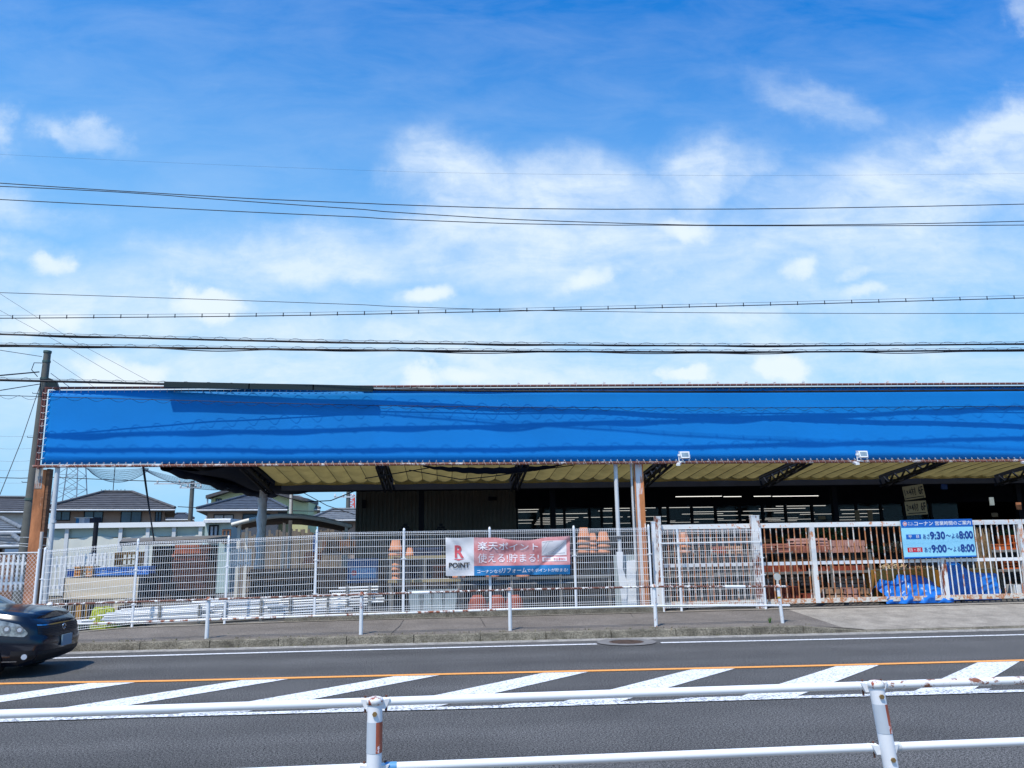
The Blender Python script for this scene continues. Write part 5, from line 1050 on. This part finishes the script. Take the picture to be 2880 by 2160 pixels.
# ------------------------------------------------------------------ background left
def win(par, x0, z0, x1, z1, y, curt=False, frame=DARKS):
    q = MB(); q.box((x0-.06, y-.06, z0-.06), (x1+.06, y-.02, z0)); q.box((x0-.06, y-.06, z1), (x1+.06, y-.02, z1+.06)); q.box((x0-.06, y-.06, z0), (x0, y-.02, z1)); q.box((x1, y-.06, z0), (x1+.06, y-.02, z1)); q.box(((x0+x1)/2-.03, y-.055, z0), ((x0+x1)/2+.03, y-.02, z1)); w_ = q.build('window', frame, par)
    q = MB(); q.quad((x0, y-.025, z0), (x1, y-.025, z0), (x1, y-.025, z1), (x0, y-.025, z1)); q.build('pane', CURT if curt else HGLASS, w_)
ROOFT = pm('dark_blue_grey_roof_tiles', (.07, .08, .10), .6, var=.35, scale=2.5, bump=.6, bscale=6); ROOFB = pm('grey_brown_roof_tiles', (.085, .08, .082), .7, var=.3, scale=2.5, bump=.6, bscale=6); ROOFG = pm('grey_kawara_tiles', (.16, .17, .18), .6, var=.3, scale=3)
def tiled(q, a, b, c, d, rows, lift=.05):
    """roof slope a-b (eave) c-d (ridge) as overlapping courses"""
    for r in range(rows):
        t0, t1 = r/rows, (r+1)/rows; n = (b-a).cross(d-a).normalized()*lift
        if n.z < 0: n = -n
        p, q_, r_, s_ = lerp(a, d, t0), lerp(b, c, t0), lerp(b, c, t1), lerp(a, d, t1); q.add([p+n, q_+n, r_, s_, p, q_], [(0, 1, 2, 3), (4, 5, 1, 0)])
def house(name, lb, ua, ub, v_eave, Y, dep, v_ridge, wallm, roofm, ue=None, wins=(), base=0., ridge=(.35, .75), over=.7, hip=True):
    b = at(ub, v_eave, Y); th = math.atan2(-b.x, Y); c_, s_ = cos(th), sin(th); ze = b.z
    def along(u): d = ray(u, 1400); k = d.x/d.y; return (b.x-k*b.y)/(c_-k*s_)          # distance leftward along the turned front wall
    def wz(u, v): return at(u, v, b.y-s_*along(u)).z
    a = Vector((b.x-along(ua), Y, ze)); zr = at((ua+ub)/2, v_ridge, Y+dep/2-s_*along((ua+ub)/2)).z; t = thing(name, lb, 'house', (b.x, Y, 0))
    x0, x1 = a.x+over, b.x-over; q = MB(); q.box((x0, Y, 0), (x1, Y+dep, ze)); q.build('wall', wallm, t)
    E = [Vector((a.x, Y-over, ze)), Vector((b.x, Y-over, ze)), Vector((b.x, Y+dep+over, ze)), Vector((a.x, Y+dep+over, ze))]
    R0 = Vector((lerp(a.x, b.x, ridge[0]), Y+dep/2, zr)); R1 = Vector((lerp(a.x, b.x, ridge[1]), Y+dep/2, zr)); q = MB(); rows = max(5, int((zr-ze)/.16))
    tiled(q, E[0], E[1], R1, R0, rows); tiled(q, E[2], E[3], R0, R1, rows); tiled(q, E[3], E[0], R0, R0, rows); tiled(q, E[1], E[2], R1, R1, rows)
    q.add([e-Vector((0, 0, .18)) for e in E]+E, [(3, 2, 1, 0), (0, 1, 5, 4), (1, 2, 6, 5), (2, 3, 7, 6), (3, 0, 4, 7)]); ro = q.build('roof', roofm, t)
    q = MB()
    for p, r in ((E[0], R0), (E[3], R0), (E[1], R1), (E[2], R1), (R0, R1)): q.tube([p+Vector((0, 0, .08)), r+Vector((0, 0, .08))], .11, 6)
    q.build('ridge_caps', roofm, ro); q = MB(); q.tube([E[0]+Vector((0, -.06, -.1)), E[1]+Vector((0, -.06, -.1))], .07, 6); q.build('gutter', GREYW, t)
    for (wu0, wv0, wu1, wv1, cc_) in wins:
        win(t, b.x-along(wu0), wz(wu0, wv1), b.x-along(wu1), wz(wu1, wv0), Y, cc_)
    t.rotation_euler = (0, 0, th); return t
WB_ = pm('brown_beige_siding', (.30, .21, .165), .8, var=.08); WB2 = pm('beige_pink_siding', (.38, .29, .24), .8, var=.08); WY = pm('pale_yellow_stucco', (.62, .60, .32), .8, var=.06); WWH = pm('white_stucco', (.62, .63, .64), .8, var=.06)
house('brown_house', 'brown two-storey house with hipped dark tile roof behind the white shed', 128, 492, 1432, 62, 11, 1386, WB_, ROOFB, wins=[(155, 1437, 200, 1462, False), (243, 1437, 292, 1470, False), (346, 1437, 400, 1470, False), (442, 1437, 456, 1466, False)], ridge=(.38, .62))
q = MB(); a = at(188, 1432, 60); b = at(440, 1430, 60)
house('beige_house', 'beige house with low dark blue hipped roof left of the wrapped post', 558, 808, 1432, 62, 12, 1392, WB2, ROOFT, wins=[(606, 1449, 658, 1472, True), (687, 1447, 760, 1470, False)], ridge=(.55, .65))
t = thing('yellow_house', 'pale yellow house with low gable rising behind the beige house', 'house', (at(730, 1400, 74).x, 74, 0)); G_ = [(594, 1403), (655, 1382), (720, 1377), (868, 1412)]
P_ = [at(u, v, 74) for u, v in G_]; q = MB(); q.prism([(p.x, p.z) for p in P_]+[(P_[-1].x, 0), (P_[0].x, 0)], 74, 79); q.build('wall', WY, t)
q = MB()
for a, b in zip(P_, P_[1:]): q.prism([(a.x-.3, a.z), (b.x+.05, b.z+.0), (b.x+.05, b.z+.28), (a.x-.3, a.z+.28)], 73.3, 79.4)
q.build('roof', ROOFB, t); p = at(608, 1416, 74); p2 = at(622, 1404, 74); win(t, p.x, p.z, p2.x, p2.z, 74); q = MB(); q.tube([(P_[0].x-.2, 73.6, P_[0].z), (P_[0].x-.2, 73.6, 2)], .08, 6); q.build('downpipe', GREYW, t)
house('tiled_house', 'grey tiled house roof right of the beige house', 740, 900, 1432, 78, 10, 1398, WY, ROOFG, ridge=(.2, .6)); house('tiled_house', 'low grey tiled roof beside the dark siding wall', 872, 1060, 1460, 66, 8, 1434, WB2, ROOFG, ridge=(.3, .8))
house('small_house', 'small house with dark roof between the two larger houses', 465, 545, 1460, 82, 8, 1446, WB2, ROOFT, ridge=(.4, .7)); house('long_roof_house', 'white house with long brown tiled roof behind the utility pole', -260, 108, 1438, 58, 8, 1402, WWH, ROOFB, ridge=(.02, .98))
house('small_tiled_house', 'old grey tiled gable roof house at the left edge', -200, 62, 1492, 40, 7, 1462, WB2, ROOFG, ridge=(.1, .75)); house('low_tiled_house', 'lower dark tiled roof at the left edge below the gable', -220, 60, 1530, 36, 3, 1510, DARKS, ROOFG, ridge=(.1, .9))
# laundry on the brown house balcony
t = thing('laundry_rack', 'rail of hanging laundry on the brown house balcony', 'laundry', at(200, 1470, 60)); a = at(152, 1456, 60); b = at(262, 1456, 60); q = MB(); q.tube([a, b], .04, 6); q.tube([a-Vector((0, 0, .5)), b-Vector((0, 0, .5))], .03, 6); q.build('pole', GREYW, t)
rg = random.Random(4); x = a.x+.3
for c_ in ((.5, .52, .55), (.1, .12, .2), (.5, .5, .52), (.05, .2, .4), (.55, .55, .6), (.3, .35, .45), (.03, .03, .05), (.02, .02, .03)):
    q = MB(); h = rg.uniform(.6, .95); q.grid(lambda i, j, x=x, h=h: (x+i*.38, 60+.03*sin(i*9), a.z-h*j-.03*sin(i*3)), 4, 3); q.build('garment', pm('garment_%d' % int(c_[2]*100), c_, .9, var=.15), t); x += .36
# antenna on roof
t = thing('roof_antenna', 'thin television antenna on the brown house roof', 'antenna', at(317, 1390, 66)); a = at(317, 1392, 66); q = MB(); q.tube([a-Vector((0, 0, .6)), a+Vector((0, 0, 3.0))], .03, 5); q.build('mast', DARKS, t); q = MB(); q.bar(a+Vector((-1, 0, .2)), a+Vector((1, 0, .2)), .04)
for k in range(7): q.bar(a+Vector((-.9+.3*k, 0, -.05)), a+Vector((-.9+.3*k, 0, .45)), .03)
q.build('elements', DARKS, t)
# long low white shed
Ysd = 38.; sd = thing('long_white_shed', 'long low white shed with pale green panels behind the yard', 'shed', (at(360, 1500, Ysd).x, Ysd, 0)); a = at(140, 1462, Ysd); b = at(578, 1456, Ysd)
PGR = pm('pale_green_panel', (.42, .52, .48), .6, var=.08, scale=1); CRM = pm('cream_sheeting', (.66, .66, .58), .7, var=.1, scale=.8)
zt = at(360, 1484, Ysd).z; zmid = at(300, 1511, Ysd).z
q = MB(); q.box((a.x-.5, Ysd, zmid), (b.x, Ysd+4, zt)); q.build('upper_panels', PGR, sd); q = MB(); q.grid(lambda i, j: (lerp(a.x-.5, b.x, i), Ysd-.12+.05*sin(i*40+j*3), lerp(0, zmid+.05*sin(i*22), j)), 60, 4); q.build('sheeting', CRM, sd)
q = MB(); q.box((a.x-.6, Ysd-.3, zt), (b.x+.1, Ysd+4.3, zt+.22)); q.build('roof_edge', WHITEC, sd)
for u in (195, 345, 421, 494, 568): x = at(u, 1480, Ysd).x; q = MB(); q.box((x-.08, Ysd-.2, 0), (x+.08, Ysd-.13, zt)); q.build('frame_post', GREYW, sd)
q = MB(); a2 = at(271, 1470, 36); q.tube([(a2.x, 36, 0), (a2.x, 36, a2.z)], .10, 10); tag(q.build('shed_pole', DARKS), 'short dark grey pole in front of the long white shed', 'pole')
t = thing('annex', 'small glazed annex with scalloped white eave right of the shed', 'shed', at(615, 1500, 37)); a = at(578, 1462, 37); b = at(652, 1468, 37); q = MB(); q.box((a.x, 37, 0), (b.x, 39, a.z-.15)); q.build('wall', PGR, t); q = MB()
for k in range(22): x = lerp(a.x, b.x, k/22); q.box((x, 36.7, a.z-.14), (x+.06, 39, a.z-.02))
q.box((a.x, 36.8, a.z-.03), (b.x, 39, a.z+.04)); q.build('corrugated_eave', WHITEC, t); p = at(590, 1525, 37); win(t, p.x, p.z, at(612, 1480, 37).x, at(612, 1480, 37).z, 37, True); p = at(628, 1525, 36.9); win(t, p.x, p.z, at(648, 1492, 37).x, at(648, 1492, 37).z, 36.9, False, BROWNW)
# arched carport
cp = thing('arched_carport', 'brown-framed carport with a curved translucent roof behind the yard', 'carport', at(800, 1560, 29)); 
FRM = pm('bronze_frame', (.10, .08, .065), .5, .3, var=.1); PAN = pm('smoky_translucent_panel', (.55, .50, .47), .5, var=.1, transl=.45); WF = pm('cream_frame', (.70, .68, .62), .4, var=.05)
fr0 = [at(u, v, 27) for u, v in ((652, 1472), (690, 1462), (735, 1452), (790, 1446), (850, 1448), (905, 1456), (950, 1466), (990, 1476))]; bk = [at(u, v, 31.5) for u, v in ((680, 1484), (712, 1476), (752, 1470), (800, 1467), (850, 1469), (900, 1475), (942, 1483), (975, 1490))]
q = MB(); n = len(fr0); q.add(fr0+bk, [(i, i+1, n+i+1, n+i) for i in range(n-1)], True); q.build('roof_panel', PAN, cp)
for i in range(n): q = MB(); q.bar(fr0[i]-Vector((0, 0, .03)), bk[i]-Vector((0, 0, .03)), .05); q.build('purlin', FRM, cp)
for f_ in (0, .2, .4, .6, .8, 1): q = MB(); q.tube([lerp(a, b, f_)-Vector((0, 0, .05)) for a, b in zip(fr0, bk)], .045 if f_ else .075, 8); q.build('arch_rib', WF if f_ == 0 else FRM, cp)
for p in (fr0[0]+Vector((.2, .2, 0)), fr0[-1]+Vector((-.2, .2, 0)), bk[0]+Vector((.2, 0, 0)), bk[3], bk[-1]+Vector((-.1, 0, 0))): q = MB(); q.box((p.x-.05, p.y-.05, 0), (p.x+.05, p.y+.05, p.z)); q.build('post', WF, cp)
planks('board_fence', 'brown board fence under the curved carport', 672, 1490, 985, 1600, 32.5, pm('taupe_board', (.22, .18, .14), .8, var=.15), 46, True, cat='fence', gap=.06, dep=.05, z0=0.)
# far poles, pylon, towers
def far_pole(lb, u, vt, Y, r, arms):
    p = at(u, vt, Y); t = thing('power_pole', lb, 'utility pole', (p.x, Y, 0)); q = MB(); q.tube([(p.x, Y, 0), (p.x, Y, p.z)], [r*1.3, r], 10); q.build('shaft', POLEC, t)
    for (dv, wd) in arms:
        q = MB(); z = at(u, vt+dv, Y).z; q.bar((p.x-wd*.6, Y-.15, z), (p.x+wd*.5, Y-.15, z), .10); q.build('cross_arm', GREYW, t)
        for k in (-.55, -.2, .2, .45): q = MB(); q.lathe([(0, 0), (.09, .02), (.09, .10), (.05, .12), (.08, .2), (.0, .25)], (p.x+wd*k, Y-.15, z+.05), 8); q.build('insulator', GREYW, t)
far_pole('distant power pole with a crossarm seen under the awning', 542, 1352, 68, .17, [(8, 5.0), (20, 1.6)]); far_pole('distant power pole left of the siding wall', 980, 1378, 70, .17, [(20, 2.0)]); 
q = MB(); p = at(820, 1385, 55)
def lattice(name, lb, uc, vt, vb, Y, wb, wt, mat, n=7, arms=(), base_z=0.):
    c = at(uc, vt, Y); t = thing(name, lb, 'lattice tower', (c.x, Y, base_z)); H = c.z; q = MB(); th_ = Y*.0007
    W = lambda z: lerp(wb, wt, (z-base_z)/(H-base_z))/2
    for sx in (-1, 1):
        for sy in (-1, 1): q.bar((c.x+sx*W(base_z), Y+sy*W(base_z), base_z), (c.x+sx*W(H), Y+sy*W(H), H), th_*1.3)
    q.build('legs', mat, t); q = MB()
    for k in range(n):
        z0 = lerp(base_z, H, k/n); z1 = lerp(base_z, H, (k+1)/n)
        for sy in (-1, 1):
            q.bar((c.x-W(z0), Y+sy*W(z0), z0), (c.x+W(z1), Y+sy*W(z1), z1), th_*.7); q.bar((c.x+W(z0), Y+sy*W(z0), z0), (c.x-W(z1), Y+sy*W(z1), z1), th_*.7); q.bar((c.x-W(z1), Y+sy*W(z1), z1), (c.x+W(z1), Y+sy*W(z1), z1), th_*.7)
    q.build('bracing', mat, t)
PYL = pm('pylon_steel', (.22, .27, .33), .6, .3, var=.1)
lattice('transmission_pylon', 'distant steel transmission pylon below the left end of the awning', 219, 1150, 1500, 330, 13.5, 3.0, PYL, 11)
lattice('red_white_tower', 'distant red and white lattice tower beside the siding wall', 988, 1392, 1500, 420, 5.5, 3.0, pm('red_tower_paint', (.65, .08, .05), .6, var=0), 12)
for k in range(6):
    q = MB(); pts = [at(u, 1215+k*32+(u/300)**1*(-12)+((k % 3)-1)*3+18*math.sin(pi*max(0, min(1, (u+100)/320))), 320) for u in range(-100, 221, 40)]; q.tube(pts, .045, 4, False); tag(q.build('transmission_line', PYL), ['topmost', 'second', 'third', 'fourth', 'fifth', 'lowest'][k]+' of the distant transmission lines at the far left', 'wire')
for k, (pts, lb) in enumerate((([(500, 1425), (640, 1432), (980, 1440)], 'distant sagging wire between the two far poles'), ([(850, 1384), (920, 1422), (1000, 1448)], 'diagonal distant wire above the carport'), ([(776, 1390), (850, 1412), (930, 1408), (1010, 1376)], 'dark sagging cable just left of the siding wall'), ([(140, 1342), (330, 1350), (540, 1357)], 'distant wire from the pylon side to the far pole'), ([(-60, 1342), (60, 1345), (140, 1342)], 'distant wire passing behind the utility pole'))):
    q = MB(); q.tube([at(u, v, 65 if k != 2 else 29) for u, v in pts], .03 if k != 2 else .018, 4); tag(q.build('distant_wire', CABLE), lb, 'wire')

# ------------------------------------------------------------------ car
def car():
    nose = at(190, 1765, 13.95); X0 = nose.x; YC = 13.92; t = thing('parked_car', 'glossy dark navy car nosing in from the left edge of the road', 'car', (X0-2.2, YC, 0)); t.name = 'car'
    HW = .86; zlow = .17
    def plan(a):                                # a 0..1 front centre -> side -> tail, returns x, y (right side, towards the camera = -y)
        if a < .5:
            k = (a/.5)*pi/2; ex = 2/4.4; return (-1.0+1.0*cos(k)**ex, HW*sin(k)**ex)
        if a < .8: return (lerp(-1.0, -3.4, (a-.5)/.3), HW)
        k = pi/2-(a-.8)/.2*pi/2; ex = 2/3.6; return (-3.4-1.0*cos(k)**ex, HW*sin(k)**ex)
    def zs_(x): return poly_interp([(-4.4, .92), (-3.3, 1.0), (-1.3, .99), (-.7, .95), (-.25, .89), (0, .84)], x)
    ins = [(0, .13), (.10, .05), (.22, .012), (.45, .0), (.56, .006), (.62, .018), (.78, .03), (.9, .055), (1, .11)]
    def wall(a, tt, off=0., side=-1):
        x, y = plan(a); z = lerp(zlow, zs_(x), tt); d = poly_interp(ins, tt); 
        fr = max(0, min(1, (x+1.0)/1.0)) if a < .5 else 0
        k = (1+.9*fr); cx, cy = -2.2, 0; nx, ny = plan(min(1, a+.004)); px_, py_ = plan(max(0, a-.004)); tx, ty = nx-px_, ny-py_; l = sqrt(tx*tx+ty*ty) or 1; n_ = (-ty/l, tx/l) if False else (ty/l, -tx/l)
        if n_[0]*(x-cx)+n_[1]*y < 0: n_ = (-n_[0], -n_[1])
        return Vector((X0+x-n_[0]*(d*k-off), YC+side*(y-n_[1]*(d-off)), z))
    q = MB(); na, nt_ = 90, 26
    for s_ in (-1, 1): q.grid(lambda i, j, s_=s_: wall(i, j, 0, s_), na, nt_)
    body = q.build('body', CARP, t)
    # bonnet and lid surface
    def hoodz(x): return poly_interp([(-4.4, .96), (-3.6, 1.05), (-3.3, 1.07), (-1.3, 1.06), (-.8, 1.02), (-.3, .945), (-.05, .87), (.1, .82)], x)
    q = MB()
    def top(i, j, s_):
        p = wall(i, 1, 0, s_); x = p.x-X0; yy_ = (p.y-YC)*(1-j); cr = (1-(1-j)**2); return Vector((p.x, YC+yy_, lerp(p.z, hoodz(x)+.015, min(1, cr*1.0))+.012*sin(min(1, j*3)*pi)))
    for s_ in (-1, 1): q.grid(lambda i, j, s_=s_: top(i, j, s_), na, 14)
    q.build('bonnet', CARP, t)
    def patch(name, a0, a1, t0, t1, mat, off=.006, par=t, side=-1, nu=14, nv=8, shape=None):
        q = MB()
        def f(i, j):
            a = lerp(a0, a1, i); lo, hi = (t0, t1) if not shape else shape(i); return wall(a, lerp(lo, hi, j), off, side)
        q.grid(f, nu, nv); return q.build(name, mat, par)
    for s_ in (-1, 1):
        hs = lambda i: (poly_interp([(0, .66), (.1, .60), (1, .62)], i), poly_interp([(0, .70), (.25, .84), (.7, .90), (1, .86)], i))
        h = patch('headlight', .30, .56, 0, 0, pm('headlamp_inner', (.26, .27, .26), .2, .35, var=.6, scale=16, coat=.5), .006, side=s_, nu=24, nv=10, shape=hs)
        for a in (.36, .43):
            c = wall(a, .74, .0, s_); n_ = (wall(a, .74, .05, s_)-c).normalized(); q = MB(); q.tube([c-n_*.0, c+n_*.016], .055, 18); q.build('reflector_bowl', CHROME, h); q = MB(); q.tube([c+n_*.016, c+n_*.022], .03, 12); q.build('bulb', pm('lamp_glass', (.6, .65, .7), .08, .2, var=0, coat=1.), h)
        fc = wall(.31, .2, .004, s_); fn = (wall(.31, .2, .05, s_)-fc).normalized(); q = MB(); q.tube([fc, fc+fn*.012], .04, 14); q.build('fog_lamp', pm('lamp_glass', (.6, .65, .7)), t); patch('fog_recess', .22, .40, .12, .32, BLACK, .003, side=s_)
        patch('air_strip', .36, .46, .10, .12, CHROME, .008, side=s_)
        patch('bumper_seam', .30, .62, .605, .612, BLACK, .003, side=s_, nv=1)
        patch('grille', 0, .20, .66, .84, BLACK, .004, side=s_); patch('lower_intake', 0, .20, .08, .30, BLACK, .004, side=s_)
        patch('grille_trim', 0, .20, .85, .875, CHROME, .007, side=s_, nv=2)
        for k in range(4): patch('grille_slat', 0, .19, .68+.04*k, .69+.04*k, CARP, .008, side=s_, nv=1)
    e = wall(0, .77, .012); q = MB(); q.tube([e+Vector((0, cos(k*pi/8)*.05, sin(k*pi/8)*.04)) for k in range(17)], .008, 6); q.build('badge_ring', CHROME, t)
    e = wall(0, .45, .015); q = MB(); q.box((e.x-.01, YC-.165, .40), (e.x+.012, YC+.165, .565)); q.build('number_plate', pm('pale_plate', (.16, .24, .30), .5, var=.05), t)
    # cabin
    PILL = CARP; G = pm('car_glass', (.02, .035, .035), .05, var=0, spec=.8, coat=1.)
    base = [(-1.15, .60), (-1.45, .74), (-3.6, .74), (-4.0, .62)]; roof = [(-2.0, .50), (-2.2, .60), (-3.2, .60), (-3.5, .50)]
    def ring(lst, z): return [Vector((X0+x, YC-y, z)) for x, y in lst]+[Vector((X0+x, YC+y, z)) for x, y in reversed(lst)]
    b0 = ring(base, 1.0); r0_ = ring(roof, 1.47); q = MB(); n = len(b0); q.add(b0+r0_, [(i, (i+1) % n, n+(i+1) % n, n+i) for i in range(n)]); q.build('cabin_glass', G, t)
    q = MB(); mid = ring([(x, y*.9) for x, y in roof], 1.51); q.add(r0_+mid, [(i, (i+1) % n, n+(i+1) % n, n+i) for i in range(n)]+[tuple(range(n, 2*n))]); q.build('roof', CARP, t)
    for i in (0, 1, 2, 3, 4, 5, 6, 7): q = MB(); q.bar(b0[i], r0_[i], .07, .06); q.build('pillar', CARP if i not in (0, 7) else pm('pillar_trim', (.35, .42, .48), .3, .5, var=0), t)
    WHM = pm('alloy', (.4, .4, .42), .3, .8, var=.1)
    for x in (-.85, -3.5):
        for s_ in (-1, 1):
            q = MB(); q.tube([(X0+x, YC+s_*.60, .30), (X0+x, YC+s_*.865, .30)], .305, 28); wh = q.build('wheel', BLACK, t); q = MB(); q.tube([(X0+x, YC+s_*.86, .30), (X0+x, YC+s_*.872, .30)], .19, 20); q.build('rim', WHM, wh)
    q = MB(); q.box((X0-4.0, YC-.7, .17), (X0-.35, YC+.7, .30)); q.build('underbody', BLACK, t)
    for s_ in (-1, 1):
        q = MB(); m = Vector((X0-1.55, YC+s_*.92, 1.0)); q.box(m-Vector((.06, .09, .07)), m+Vector((.08, .09, .07))); q.build('wing_mirror', CARP, t)
car()
